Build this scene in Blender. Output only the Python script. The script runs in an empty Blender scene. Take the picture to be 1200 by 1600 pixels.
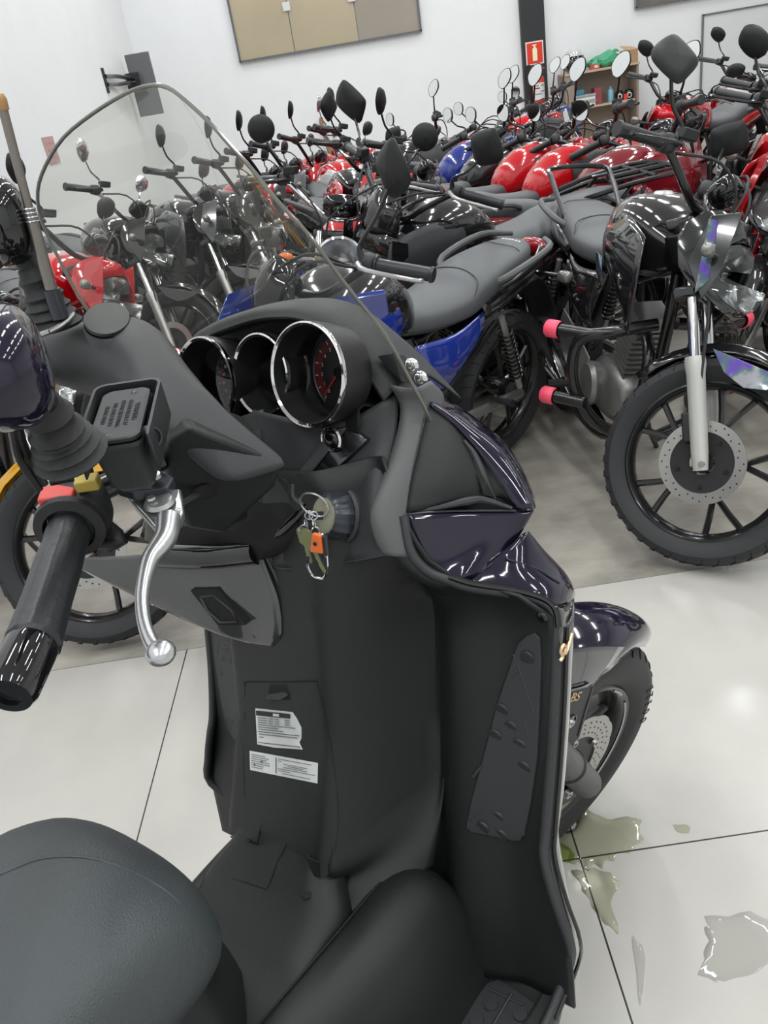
import bpy, bmesh, math, random
from mathutils import Vector, Matrix, Quaternion
from mathutils.bvhtree import BVHTree
from mathutils.geometry import tessellate_polygon
random.seed(7)
sc = bpy.context.scene
C = sc.collection
R = math.radians
PI = math.pi

# ------------------------------------------------------------------ camera
cam_d = bpy.data.cameras.new('camera')
cam = bpy.data.objects.new('camera', cam_d)
C.objects.link(cam)
sc.camera = cam
cam_d.sensor_fit = 'VERTICAL'
cam_d.sensor_height = 36.0
cam_d.lens = 1246.0 / 1600.0 * 36.0
cam_d.clip_start = 0.02
TH, RO = R(28.1), R(9.8)
U0 = Vector((0, math.sin(TH), math.cos(TH)))
FW = Vector((0, math.cos(TH), -math.sin(TH)))
CR = math.cos(RO) * Vector((1, 0, 0)) - math.sin(RO) * U0
CU = math.sin(RO) * Vector((1, 0, 0)) + math.cos(RO) * U0
cam.matrix_world = Matrix(((CR.x, CU.x, -FW.x, 0), (CR.y, CU.y, -FW.y, 0), (CR.z, CU.z, -FW.z, 1.38), (0, 0, 0, 1)))

# ------------------------------------------------------------------ world, lamps, exposure
w = bpy.data.worlds.new('world')
sc.world = w
w.use_nodes = True
w.node_tree.nodes['Background'].inputs[0].default_value = (0.93, 0.97, 1.0, 1)
w.node_tree.nodes['Background'].inputs[1].default_value = 0.30
sc.view_settings.view_transform = 'Standard'
sc.view_settings.look = 'None'
sc.view_settings.gamma = 1.0
sc.view_settings.use_curve_mapping = False
sc.view_settings.exposure = 0.0
LAMP_W = 27.5
for i, lx in enumerate((-1.3, 0.9, 3.1, 5.3)):
    for j in range(7):
        ld = bpy.data.lights.new('ceiling_tube_light', 'AREA')
        ld.shape = 'RECTANGLE'
        ld.size = 0.16
        ld.size_y = 1.25
        ld.energy = LAMP_W
        ld.color = (0.97, 0.99, 1.0)
        lo = bpy.data.objects.new('ceiling_tube_light', ld)
        lo.location = (lx, -2.2 + j * 2.1, 4.35)
        C.objects.link(lo)

# ------------------------------------------------------------------ materials
def mat(name, col=(0.5, 0.5, 0.5), rough=0.5, metal=0.0, coat=0.0, bump=0.0, bscale=300.0, var=0.0, vscale=8.0, spec=0.5, emis=None):
    m = bpy.data.materials.new(name)
    m.use_nodes = True
    nt = m.node_tree
    b = nt.nodes['Principled BSDF']
    b.inputs['Base Color'].default_value = (*col, 1)
    b.inputs['Roughness'].default_value = rough
    b.inputs['Metallic'].default_value = metal
    b.inputs['Coat Weight'].default_value = coat
    b.inputs['Coat Roughness'].default_value = 0.04
    b.inputs['Specular IOR Level'].default_value = spec
    tc = nt.nodes.new('ShaderNodeTexCoord')
    if emis:
        b.inputs['Emission Color'].default_value = (*emis[0], 1)
        b.inputs['Emission Strength'].default_value = emis[1]
    n = nt.nodes.new('ShaderNodeTexNoise')
    n.inputs['Scale'].default_value = vscale
    n.inputs['Detail'].default_value = 4
    nt.links.new(tc.outputs['Object'], n.inputs['Vector'])
    mr = nt.nodes.new('ShaderNodeMapRange')
    mr.inputs['To Min'].default_value = max(0.02, rough - 0.06 - var * 0.3)
    mr.inputs['To Max'].default_value = min(1, rough + 0.06 + var * 0.3)
    nt.links.new(n.outputs['Fac'], mr.inputs['Value'])
    if rough > 0.12:
        nt.links.new(mr.outputs['Result'], b.inputs['Roughness'])
    if var:
        mx = nt.nodes.new('ShaderNodeMixRGB')
        mx.blend_type = 'MULTIPLY'
        mx.inputs['Fac'].default_value = var
        mx.inputs['Color1'].default_value = (*col, 1)
        nt.links.new(n.outputs['Fac'], mx.inputs['Color2'])
        nt.links.new(mx.outputs['Color'], b.inputs['Base Color'])
    if bump:
        n2 = nt.nodes.new('ShaderNodeTexNoise')
        n2.inputs['Scale'].default_value = bscale
        n2.inputs['Detail'].default_value = 2
        nt.links.new(tc.outputs['Object'], n2.inputs['Vector'])
        bp = nt.nodes.new('ShaderNodeBump')
        bp.inputs['Strength'].default_value = bump
        bp.inputs['Distance'].default_value = 0.001
        nt.links.new(n2.outputs['Fac'], bp.inputs['Height'])
        nt.links.new(bp.outputs['Normal'], b.inputs['Normal'])
    return m

M = {}
M['plastic'] = mat('matte_black_plastic', (0.0155, 0.0175, 0.0175), 0.44, bump=0.35, bscale=900, var=0.25, vscale=5, spec=0.34)
M['plastic_grey'] = mat('dark_grey_plastic', (0.028, 0.030, 0.032), 0.5, bump=0.4, bscale=900)
M['strip_grey'] = mat('grey_textured_trim', (0.095, 0.098, 0.098), 0.52, bump=0.4, bscale=900)
M['pad'] = mat('grooved_rubber_pad', (0.028, 0.031, 0.033), 0.55, bump=0.3, bscale=600)
M['seam'] = mat('seam_black', (0.004, 0.004, 0.004), 0.8)
M['gloss'] = mat('gloss_black_plastic', (0.006, 0.006, 0.007), 0.06, coat=0.6)
M['purple'] = mat('midnight_purple_paint', (0.008, 0.006, 0.019), 0.1, coat=0.55, spec=0.3)
M['gloss_grey'] = mat('gloss_graphite_panel', (0.042, 0.042, 0.042), 0.09, coat=1.0)
M['rubber'] = mat('black_rubber', (0.014, 0.014, 0.015), 0.6, bump=0.3, bscale=400)
M['grip'] = mat('grip_rubber', (0.020, 0.022, 0.024), 0.38, bump=0.6, bscale=120)
M['tyre'] = mat('tyre_rubber', (0.020, 0.021, 0.023), 0.62, bump=0.3, bscale=200)
M['chrome'] = mat('chrome', (0.75, 0.75, 0.76), 0.07, 1.0)
M['silver'] = mat('silver_painted_metal', (0.55, 0.56, 0.57), 0.25, 0.85, bump=0.15, bscale=500)
M['alu'] = mat('cast_aluminium', (0.46, 0.46, 0.45), 0.38, 0.8, bump=0.3, bscale=200)
M['steel'] = mat('brushed_steel_disc', (0.42, 0.41, 0.39), 0.33, 0.9)
M['fork_grey'] = mat('warm_grey_fork_paint', (0.50, 0.50, 0.47), 0.4, 0.3)
M['seat_vinyl'] = mat('seat_vinyl_dark', (0.046, 0.054, 0.057), 0.48, bump=0.8, bscale=500)
M['seat_grey'] = mat('seat_vinyl_grey', (0.085, 0.090, 0.094), 0.5, bump=0.5, bscale=500)
M['frame_black'] = mat('frame_black_enamel', (0.009, 0.009, 0.010), 0.25, coat=0.3)
M['engine'] = mat('engine_casting_grey', (0.30, 0.30, 0.29), 0.4, 0.75, bump=0.4, bscale=100)
M['engine_black'] = mat('engine_casting_black', (0.02, 0.02, 0.021), 0.42, 0.3)
M['mirror'] = mat('mirror_glass', (0.85, 0.87, 0.86), 0.02, 1.0)
M['red_plastic'] = mat('red_switch', (0.62, 0.07, 0.06), 0.45)
M['yellow_plastic'] = mat('yellow_switch', (0.45, 0.34, 0.06), 0.45)
M['orange'] = mat('orange_lens', (0.85, 0.17, 0.01), 0.15, coat=0.5)
M['pink'] = mat('pink_rubber_cap', (0.95, 0.09, 0.16), 0.4)
M['lamp_red'] = mat('red_lens', (0.25, 0.005, 0.01), 0.12, coat=0.6)
M['gold'] = mat('gold_emblem', (0.70, 0.50, 0.30), 0.3, 0.8)
M['white_label'] = mat('white_sticker', (0.62, 0.64, 0.62), 0.45)
M['ink'] = mat('printed_ink', (0.015, 0.015, 0.016), 0.6)
M['ink_grey'] = mat('printed_grey_ink', (0.20, 0.21, 0.21), 0.6)
M['dial'] = mat('dial_face', (0.010, 0.010, 0.011), 0.4)
M['dial_red'] = mat('dial_red_band', (0.13, 0.008, 0.010), 0.5)
M['dial_white'] = mat('dial_white_print', (0.7, 0.7, 0.7), 0.5)
M['lcd'] = mat('grey_lcd', (0.055, 0.060, 0.052), 0.2)
M['key_beige'] = mat('worn_beige_lock_face', (0.40, 0.40, 0.29), 0.4, 0.3, var=0.5, vscale=90)
M['key_brass'] = mat('tarnished_green_key', (0.20, 0.22, 0.10), 0.35, 0.6)
M['key_orange'] = mat('orange_tag', (0.85, 0.17, 0.03), 0.5)
M['gunmetal'] = mat('gunmetal_ring', (0.045, 0.05, 0.06), 0.28, 0.4)
M['bronze'] = mat('bronze_tip', (0.38, 0.22, 0.10), 0.4, 0.7)
M['antenna'] = mat('brushed_antenna_tube', (0.24, 0.22, 0.20), 0.35, 0.85)
M['ribbed_seat'] = mat('ribbed_grey_seat', (0.10, 0.105, 0.11), 0.42)
M['wood'] = mat('laminate_taupe', (0.30, 0.235, 0.19), 0.55, var=0.25, vscale=3)
M['wood_edge'] = mat('laminate_light_edge', (0.46, 0.36, 0.26), 0.55)
M['white_plastic'] = mat('white_plastic', (0.6, 0.6, 0.6), 0.35)

def glass_mat(name, tint=(0.93, 0.95, 0.94), haze=0.03, rough=0.02, gl=1.0, hazecol=(0.7, 0.72, 0.72)):
    m = bpy.data.materials.new(name)
    m.use_nodes = True
    nt = m.node_tree
    nt.nodes.remove(nt.nodes['Principled BSDF'])
    out = nt.nodes['Material Output']
    tr = nt.nodes.new('ShaderNodeBsdfTransparent')
    tr.inputs[0].default_value = (*tint, 1)
    gs = nt.nodes.new('ShaderNodeBsdfGlossy')
    gs.inputs['Roughness'].default_value = rough
    gs.inputs['Color'].default_value = (gl, gl, gl, 1)
    fr = nt.nodes.new('ShaderNodeFresnel')
    fr.inputs['IOR'].default_value = 1.45
    df = nt.nodes.new('ShaderNodeBsdfDiffuse')
    df.inputs[0].default_value = (*hazecol, 1)
    tcn = nt.nodes.new('ShaderNodeTexCoord')
    no = nt.nodes.new('ShaderNodeTexNoise')
    no.inputs['Scale'].default_value = 6
    nt.links.new(tcn.outputs['Object'], no.inputs['Vector'])
    mu = nt.nodes.new('ShaderNodeMath')
    mu.operation = 'MULTIPLY'
    mu.inputs[1].default_value = haze * 2
    nt.links.new(no.outputs['Fac'], mu.inputs[0])
    m1 = nt.nodes.new('ShaderNodeMixShader')
    m2 = nt.nodes.new('ShaderNodeMixShader')
    nt.links.new(mu.outputs[0], m1.inputs[0])
    nt.links.new(tr.outputs[0], m1.inputs[1])
    nt.links.new(df.outputs[0], m1.inputs[2])
    nt.links.new(fr.outputs[0], m2.inputs[0])
    nt.links.new(m1.outputs[0], m2.inputs[1])
    nt.links.new(gs.outputs[0], m2.inputs[2])
    nt.links.new(m2.outputs[0], out.inputs[0])
    return m
M['screen'] = glass_mat('windscreen_acrylic', (0.86, 0.87, 0.83), 0.07, hazecol=(0.62, 0.63, 0.60))
M['smoke'] = glass_mat('smoked_screen', (0.16, 0.155, 0.15), 0.10, hazecol=(0.2, 0.2, 0.2))
M['lens'] = glass_mat('clear_lens', (0.88, 0.9, 0.9), 0.10)
M['wet'] = glass_mat('clear_water', (0.98, 0.985, 0.985), 0.01)
M['green_wet'] = glass_mat('green_coolant', (0.95, 0.96, 0.87), 0.03, hazecol=(0.5, 0.55, 0.3))
M['reflector'] = mat('headlight_reflector', (0.65, 0.66, 0.67), 0.15, 1.0, bump=1.0, bscale=60)

PAINTS = {}
def paint(name, col=(0.5, 0.5, 0.5), rough=0.12, coat=1.0):
    if name not in PAINTS:
        PAINTS[name] = mat('paint_' + name, col, rough, coat=coat)
    return PAINTS[name]
paint('red', (0.52, 0.006, 0.012))
paint('dark_red', (0.17, 0.008, 0.014))
paint('black', (0.012, 0.012, 0.013))
paint('blue', (0.010, 0.030, 0.24))
paint('purple_black', (0.020, 0.014, 0.026))
paint('yellow', (0.72, 0.36, 0.01))
paint('grey', (0.085, 0.09, 0.095))
paint('white', (0.55, 0.55, 0.55))
paint('silver', (0.32, 0.33, 0.34))
paint('green', (0.02, 0.12, 0.06))

# ------------------------------------------------------------------ mesh helpers
def V(p):
    return Vector(p)

def cr(pts, n):
    """Catmull-Rom through pts, n segments per span"""
    pts = [Vector(p) for p in pts]
    if n <= 1 or len(pts) < 3:
        return pts
    out = []
    for i in range(len(pts) - 1):
        p0 = pts[max(i - 1, 0)]
        p1 = pts[i]
        p2 = pts[i + 1]
        p3 = pts[min(i + 2, len(pts) - 1)]
        if i == 0:
            p0 = 2 * p1 - p2
        if i == len(pts) - 2:
            p3 = 2 * p2 - p1
        for k in range(n):
            t = k / n
            out.append(0.5 * ((2 * p1) + (p2 - p0) * t + (2 * p0 - 5 * p1 + 4 * p2 - p3) * t * t + (3 * p1 - p0 - 3 * p2 + p3) * t ** 3))
    out.append(pts[-1])
    return out

class MB:
    def __init__(s):
        s.v = []
        s.f = []
    def add(s, vs, fs):
        o = len(s.v)
        s.v += [Vector(p) for p in vs]
        s.f += [tuple(i + o for i in f) for f in fs]
        return s
    def grid(s, rows, cu=False, cv=False):
        """rows: list of equal length point lists; cu closes along a row, cv closes between rows"""
        o = len(s.v)
        nr, nc = len(rows), len(rows[0])
        for r in rows:
            s.v += [Vector(p) for p in r]
        for i in range(nr if cv else nr - 1):
            for j in range(nc if cu else nc - 1):
                a = o + i * nc + j
                b = o + i * nc + (j + 1) % nc
                c = o + ((i + 1) % nr) * nc + (j + 1) % nc
                d = o + ((i + 1) % nr) * nc + j
                s.f.append((a, b, c, d))
        return s
    def patch(s, rows, nu=4, nv=4):
        rr = [cr(r, nu) for r in rows]
        cols = [cr([r[j] for r in rr], nv) for j in range(len(rr[0]))]
        return s.grid([[cols[j][i] for j in range(len(cols))] for i in range(len(cols[0]))])
    def tube(s, pts, r, seg=10, smooth=3, cap=True, flat=None):
        P = cr(pts, smooth)
        n = len(P)
        if isinstance(r, (list, tuple)):
            k = len(r)
            if len(P) != k:
                rr = []
                for i in range(n):
                    t = i / (n - 1) * (k - 1)
                    a = min(int(t), k - 2)
                    rr.append(r[a] + (r[a + 1] - r[a]) * (t - a))
            else:
                rr = list(r)
        else:
            rr = [r] * n
        T = []
        for i in range(n):
            d = P[min(i + 1, n - 1)] - P[max(i - 1, 0)]
            T.append(d.normalized() if d.length > 1e-9 else Vector((0, 0, 1)))
        up = Vector((0, 0, 1)) if flat is None else Vector(flat)
        if abs(T[0].dot(up)) > 0.95:
            up = Vector((1, 0, 0))
        N = (up - T[0] * up.dot(T[0])).normalized()
        rows = []
        for i in range(n):
            N = (N - T[i] * N.dot(T[i])).normalized()
            B = T[i].cross(N)
            rows.append([P[i] + rr[i] * (math.cos(a) * N + math.sin(a) * B) for a in [2 * PI * k / seg for k in range(seg)]])
        o = len(s.v)
        s.grid(rows, cu=True)
        if cap:
            s.f.append(tuple(o + k for k in range(seg))[::-1])
            s.f.append(tuple(o + (n - 1) * seg + k for k in range(seg)))
        return s
    def lathe(s, prof, c, ax, seg=32, cap=False, wob=None):
        """prof: (r, h) along axis"""
        c = Vector(c)
        ax = Vector(ax).normalized()
        t = Vector((0, 0, 1)) if abs(ax.z) < 0.9 else Vector((1, 0, 0))
        e1 = ax.cross(t).normalized()
        e2 = ax.cross(e1)
        rows = []
        for (r, h) in prof:
            rows.append([c + ax * h + (r * (wob(k / seg) if wob else 1)) * (math.cos(2 * PI * k / seg) * e1 + math.sin(2 * PI * k / seg) * e2) for k in range(seg)])
        o = len(s.v)
        s.grid(rows, cu=True)
        if cap:
            s.f.append(tuple(o + k for k in range(seg))[::-1])
            s.f.append(tuple(o + (len(prof) - 1) * seg + k for k in range(seg)))
        return s
    def ball(s, c, rad, axes=None, seg=16, rings=10, ex=1.0):
        c = Vector(c)
        if not isinstance(rad, (tuple, list)):
            rad = (rad,) * 3
        A = axes or (Vector((1, 0, 0)), Vector((0, 1, 0)), Vector((0, 0, 1)))
        def pw(t):
            return math.copysign(abs(t) ** ex, t)
        rows = []
        for i in range(rings + 1):
            ph = -PI / 2 + PI * i / rings
            rows.append([c + rad[0] * pw(math.cos(ph)) * pw(math.cos(th)) * Vector(A[0]) + rad[1] * pw(math.cos(ph)) * pw(math.sin(th)) * Vector(A[1]) + rad[2] * pw(math.sin(ph)) * Vector(A[2]) for th in [2 * PI * k / seg for k in range(seg)]])
        return s.grid(rows, cu=True)
    def box(s, c, size, axes=None):
        c = Vector(c)
        A = [Vector(a).normalized() for a in axes] if axes else [Vector((1, 0, 0)), Vector((0, 1, 0)), Vector((0, 0, 1))]
        vs = []
        for k in range(8):
            p = c.copy()
            for i in range(3):
                p += A[i] * size[i] * (0.5 if (k >> i) & 1 else -0.5)
            vs.append(p)
        return s.add(vs, [(0, 2, 3, 1), (4, 5, 7, 6), (0, 1, 5, 4), (2, 6, 7, 3), (0, 4, 6, 2), (1, 3, 7, 5)])
    def prism(s, poly, off):
        """poly: 3D outline, off: extrusion vector"""
        poly = [Vector(p) for p in poly]
        off = Vector(off)
        n = len(poly)
        tri = tessellate_polygon([poly])
        o = len(s.v)
        s.v += poly + [p + off for p in poly]
        for t in tri:
            s.f.append(tuple(o + i for i in t))
            s.f.append(tuple(o + n + i for i in reversed(t)))
        for i in range(n):
            j = (i + 1) % n
            s.f.append((o + i, o + j, o + n + j, o + n + i))
        return s
    def loft(s, secs, seg=20, n=3, cap=True):
        """secs: (y, cx, cz, hw, hh, ex) super-ellipse sections along y"""
        S = []
        keys = [Vector((a[0], a[1], a[2])) for a in secs]
        K2 = [Vector((a[3], a[4], a[5] if len(a) > 5 else 2.5)) for a in secs]
        P, Q = cr(keys, n), cr(K2, n)
        rows = []
        for p, q in zip(P, Q):
            e = 2.0 / max(q.z, 1.2)
            row = []
            for k in range(seg):
                a = 2 * PI * k / seg
                ca, sa = math.cos(a), math.sin(a)
                row.append((p.y + max(q.x, 0.001) * math.copysign(abs(ca) ** e, ca), p.x, p.z + max(q.y, 0.001) * math.copysign(abs(sa) ** e, sa)))
            rows.append(row)
        o = len(s.v)
        s.grid(rows, cu=True)
        if cap:
            s.f.append(tuple(o + k for k in range(seg)))
            s.f.append(tuple(o + (len(rows) - 1) * seg + k for k in range(seg))[::-1])
        return s
    def mirror_x(s):
        n = len(s.v)
        s.v += [Vector((-p.x, p.y, p.z)) for p in s.v]
        s.f += [tuple(i + n for i in reversed(f)) for f in s.f]
        return s
    def build(s, name, m, parent=None, xf=None, smooth=True, bevel=0, subsurf=0, thick=0, weld=False, ang=40):
        me = bpy.data.meshes.new(name)
        off = parent['_o'] if parent is not None and '_o' in parent else (0, 0, 0)
        off = Vector(off)
        vs = [(xf(p) if xf else p) - off for p in s.v]
        me.from_pydata([tuple(p) for p in vs], [], s.f)
        if weld or True:
            bm = bmesh.new()
            bm.from_mesh(me)
            bmesh.ops.remove_doubles(bm, verts=bm.verts, dist=0.00005)
            bmesh.ops.recalc_face_normals(bm, faces=bm.faces)
            bm.to_mesh(me)
            bm.free()
        me.materials.append(m)
        o = bpy.data.objects.new(name, me)
        C.objects.link(o)
        if parent is not None:
            o.parent = parent
            if '_o' in parent:
                o['_o'] = tuple(parent['_o'])
        if smooth:
            me.shade_smooth()
            try:
                me.set_sharp_from_angle(angle=R(ang))
            except Exception:
                pass
        if thick:
            md = o.modifiers.new('s', 'SOLIDIFY')
            md.thickness = thick
            md.offset = 0
        if bevel:
            md = o.modifiers.new('b', 'BEVEL')
            md.width = bevel
            md.segments = 3
            md.limit_method = 'ANGLE'
            md.angle_limit = R(35)
        if subsurf:
            md = o.modifiers.new('u', 'SUBSURF')
            md.levels = subsurf
            md.render_levels = subsurf
        return o

def tag(o, label=None, cat=None, group=None, kind=None):
    if label:
        o['label'] = label
    if cat:
        o['category'] = cat
    if group:
        o['group'] = group
    if kind:
        o['kind'] = kind
    return o

def thing(name, label, cat, loc=(0, 0, 0), group=None):
    o = bpy.data.objects.new(name, None)
    C.objects.link(o)
    o.location = loc
    o.empty_display_size = 0.1
    o['_o'] = tuple(loc)
    return tag(o, label, cat, group)

def sub(o, parent_off):
    """a part that will itself carry sub-parts"""
    o['_o'] = tuple(parent_off)
    return o

def text_mesh(body, size, depth, frame, name, m, parent, align='CENTER', spacing=1.0, xs=1.0):
    """frame: (origin, xdir, ydir) in the same space as the parent offset"""
    cu = bpy.data.curves.new('t', 'FONT')
    cu.body = body
    cu.size = size
    cu.extrude = depth
    cu.align_x = align
    cu.align_y = 'CENTER'
    cu.space_character = spacing
    to = bpy.data.objects.new('t', cu)
    C.objects.link(to)
    dg = bpy.context.evaluated_depsgraph_get()
    me = bpy.data.meshes.new_from_object(to.evaluated_get(dg))
    bpy.data.objects.remove(to)
    o0, xd, yd = [Vector(a) for a in frame]
    xd = xd.normalized()
    yd = (yd - xd * yd.dot(xd)).normalized()
    zd = xd.cross(yd)
    off = Vector(parent['_o']) if parent is not None and '_o' in parent else Vector((0, 0, 0))
    for v in me.vertices:
        c = v.co
        v.co = o0 + xd * c.x * xs + yd * c.y + zd * c.z - off
    me.materials.clear()
    me.materials.append(m)
    me.name = name
    o = bpy.data.objects.new(name, me)
    C.objects.link(o)
    if parent is not None:
        o.parent = parent
    return o

# ------------------------------------------------------------------ the room
def room_mat(name, col, rough, nscale, lo, hi, stretch=(1, 1, 1), bump=0.0, coat=0.0):
    m = bpy.data.materials.new(name)
    m.use_nodes = True
    nt = m.node_tree
    b = nt.nodes['Principled BSDF']
    tc = nt.nodes.new('ShaderNodeTexCoord')
    mp = nt.nodes.new('ShaderNodeMapping')
    mp.inputs['Scale'].default_value = stretch
    n = nt.nodes.new('ShaderNodeTexNoise')
    n.inputs['Scale'].default_value = nscale
    n.inputs['Detail'].default_value = 8
    n.inputs['Roughness'].default_value = 0.62
    rp = nt.nodes.new('ShaderNodeValToRGB')
    rp.color_ramp.elements[0].position = 0.3
    rp.color_ramp.elements[0].color = (*[c * lo for c in col], 1)
    rp.color_ramp.elements[1].position = 0.72
    rp.color_ramp.elements[1].color = (*[c * hi for c in col], 1)
    L = nt.links.new
    L(tc.outputs['Object'], mp.inputs['Vector'])
    L(mp.outputs['Vector'], n.inputs['Vector'])
    L(n.outputs['Fac'], rp.inputs['Fac'])
    L(rp.outputs['Color'], b.inputs['Base Color'])
    b.inputs['Roughness'].default_value = rough
    b.inputs['Coat Weight'].default_value = coat
    b.inputs['Coat Roughness'].default_value = 0.12
    if bump:
        bp = nt.nodes.new('ShaderNodeBump')
        bp.inputs['Strength'].default_value = bump
        bp.inputs['Distance'].default_value = 0.004
        L(n.outputs['Fac'], bp.inputs['Height'])
        L(bp.outputs['Normal'], b.inputs['Normal'])
    return m
wall_m = room_mat('white_wall_paint', (0.78, 0.79, 0.80), 0.7, 3, 0.96, 1.0, bump=0.1)
conc_m = room_mat('worn_concrete', (0.45, 0.42, 0.365), 0.40, 2.2, 0.50, 1.25, (0.8, 1.5, 1), 0.1)
tile_m = room_mat('polished_tile', (0.52, 0.505, 0.465), 0.3, 1.6, 0.86, 1.06, (1, 1, 1), 0.03, 0.25)
nt = tile_m.node_tree
b = nt.nodes['Principled BSDF']
tc = nt.nodes['Texture Coordinate']
sx = nt.nodes.new('ShaderNodeSeparateXYZ')
nt.links.new(tc.outputs['Object'], sx.inputs[0])
fs = []
for k, per in ((0, 0.93), (1, 0.89)):
    pp = nt.nodes.new('ShaderNodeMath')
    pp.operation = 'PINGPONG'
    pp.inputs[1].default_value = per / 2
    nt.links.new(sx.outputs[k], pp.inputs[0])
    lt = nt.nodes.new('ShaderNodeMath')
    lt.operation = 'LESS_THAN'
    lt.inputs[1].default_value = 0.0017
    nt.links.new(pp.outputs[0], lt.inputs[0])
    fs.append(lt)
mxm = nt.nodes.new('ShaderNodeMath')
mxm.operation = 'MAXIMUM'
nt.links.new(fs[0].outputs[0], mxm.inputs[0])
nt.links.new(fs[1].outputs[0], mxm.inputs[1])
mc = nt.nodes.new('ShaderNodeMixRGB')
nt.links.new(mxm.outputs[0], mc.inputs['Fac'])
nt.links.new(nt.nodes['Color Ramp'].outputs['Color'], mc.inputs['Color1'])
mc.inputs['Color2'].default_value = (0.012, 0.012, 0.012, 1)
nt.links.new(mc.outputs['Color'], b.inputs['Base Color'])

def plane(name, x0, x1, y0, y1, z, m, flip=False):
    mb = MB().add([(x0, y0, z), (x1, y0, z), (x1, y1, z), (x0, y1, z)], [(3, 2, 1, 0) if flip else (0, 1, 2, 3)])
    return tag(mb.build(name, m, smooth=False), kind='structure')
XL, XR, YF, YB, ZC = -2.16, 8.2, -4.0, 12.0, 4.6
fl = MB().box(((XL + XR) / 2, (1.5 + YB) / 2, -0.055), (XR - XL, YB - 1.5, 0.1)).build('floor', conc_m, smooth=False)
tag(fl, kind='structure')
# tiled zone: a thin raised layer, its own frame turned about a degree
tl = MB().box((2.6, -2.005, -0.05), (12.2, 5.79, 0.1))
tl = tl.build('tiled_floor', tile_m, smooth=False)
tl.location = (0.262, 1.03, 0.0)
tl.rotation_euler = (0, 0, R(-1.5))
tag(tl, kind='structure')
def wallbox(name, c, s, m=None):
    return tag(MB().box(c, s).build(name, m or wall_m, smooth=False), kind='structure')
wallbox('wall_back', ((XL + XR) / 2, YB + 0.1, ZC / 2), (XR - XL + 0.4, 0.2, ZC))
wallbox('wall_left', (XL - 0.1, (YF + YB) / 2, ZC / 2), (0.2, YB - YF, ZC))
wallbox('wall_right', (XR + 0.1, (YF + YB) / 2, ZC / 2), (0.2, YB - YF, ZC))
wallbox('wall_front', ((XL + XR) / 2, YF - 0.1, ZC / 2), (XR - XL + 0.4, 0.2, ZC))
wallbox('ceiling', ((XL + XR) / 2, (YF + YB) / 2, ZC + 0.1), (XR - XL + 0.4, YB - YF + 0.4, 0.2))
col_m = mat('black_column_paint', (0.017, 0.018, 0.020), 0.5)
wallbox('column_back', (2.985, YB - 0.04, ZC / 2), (0.31, 0.08, ZC), col_m)

# interior windows high on the back wall
gold_g = mat('gold_tinted_glass', (0.50, 0.42, 0.28), 0.22, 0.25, coat=0.5, var=0.35, vscale=0.9)
taupe_g = mat('taupe_tinted_glass', (0.38, 0.33, 0.27), 0.2, 0.2, coat=0.5, var=0.4, vscale=0.7)
stone_g = mat('dusty_grey_glass', (0.22, 0.20, 0.17), 0.35, 0.1, var=0.6, vscale=3)
def window(name, x0, x1, z0, z1, divs, mats, latches):
    rt = thing(name, None, None, ((x0 + x1) / 2, YB, z0))
    rt['kind'] = 'structure'
    fm = paint('grey')
    t = 0.025
    fr = MB()
    for c, s in (((((x0 + x1) / 2), YB - 0.03, z0), (x1 - x0 + t, 0.06, t)), ((((x0 + x1) / 2), YB - 0.03, z1), (x1 - x0 + t, 0.06, t)), ((x0, YB - 0.03, (z0 + z1) / 2), (t, 0.06, z1 - z0)), ((x1, YB - 0.03, (z0 + z1) / 2), (t, 0.06, z1 - z0))):
        fr.box(c, s)
    fr.build('window_frame', fm, rt, smooth=False)
    xs = [x0] + divs + [x1]
    for i in range(len(xs) - 1):
        MB().box(((xs[i] + xs[i + 1]) / 2, YB - 0.025, (z0 + z1) / 2), (xs[i + 1] - xs[i] - 0.012, 0.012, z1 - z0 - 0.02)).build('window_pane', mats[i % len(mats)], rt, smooth=False)
    for (lx, lz, ww) in latches:
        MB().box((lx, YB - 0.045, lz), (ww, 0.03, ww)).build('window_latch', M['white_plastic'], rt, bevel=0.008)
window('window_1', -0.84, 1.53, 1.86, 3.3, [-0.12, 0.72], [gold_g, gold_g, taupe_g], [(-0.13, 2.37, 0.1), (0.70, 2.35, 0.1)])
window('window_2', 4.36, 7.3, 1.70, 3.0, [5.6], [stone_g], [])

# ------------------------------------------------------------------ things on and by the walls
bd = thing('wall_board', 'large pale board with a thin grey frame on the back wall at the right', 'board', (5.9, YB, 0.45))
MB().box((5.95, YB - 0.012, 0.98), (1.36, 0.02, 1.02)).build('board_surface', mat('board_white', (0.66, 0.68, 0.68), 0.3), bd, smooth=False)
fr = MB()
for c, s in (((5.95, YB - 0.02, 1.49), (1.40, 0.04, 0.018)), ((5.95, YB - 0.02, 0.47), (1.40, 0.04, 0.018)), ((5.26, YB - 0.02, 0.98), (0.018, 0.04, 1.04)), ((6.64, YB - 0.02, 0.98), (0.018, 0.04, 1.04))):
    fr.box(c, s)
fr.build('board_frame', paint('grey'), bd, smooth=False)

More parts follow.
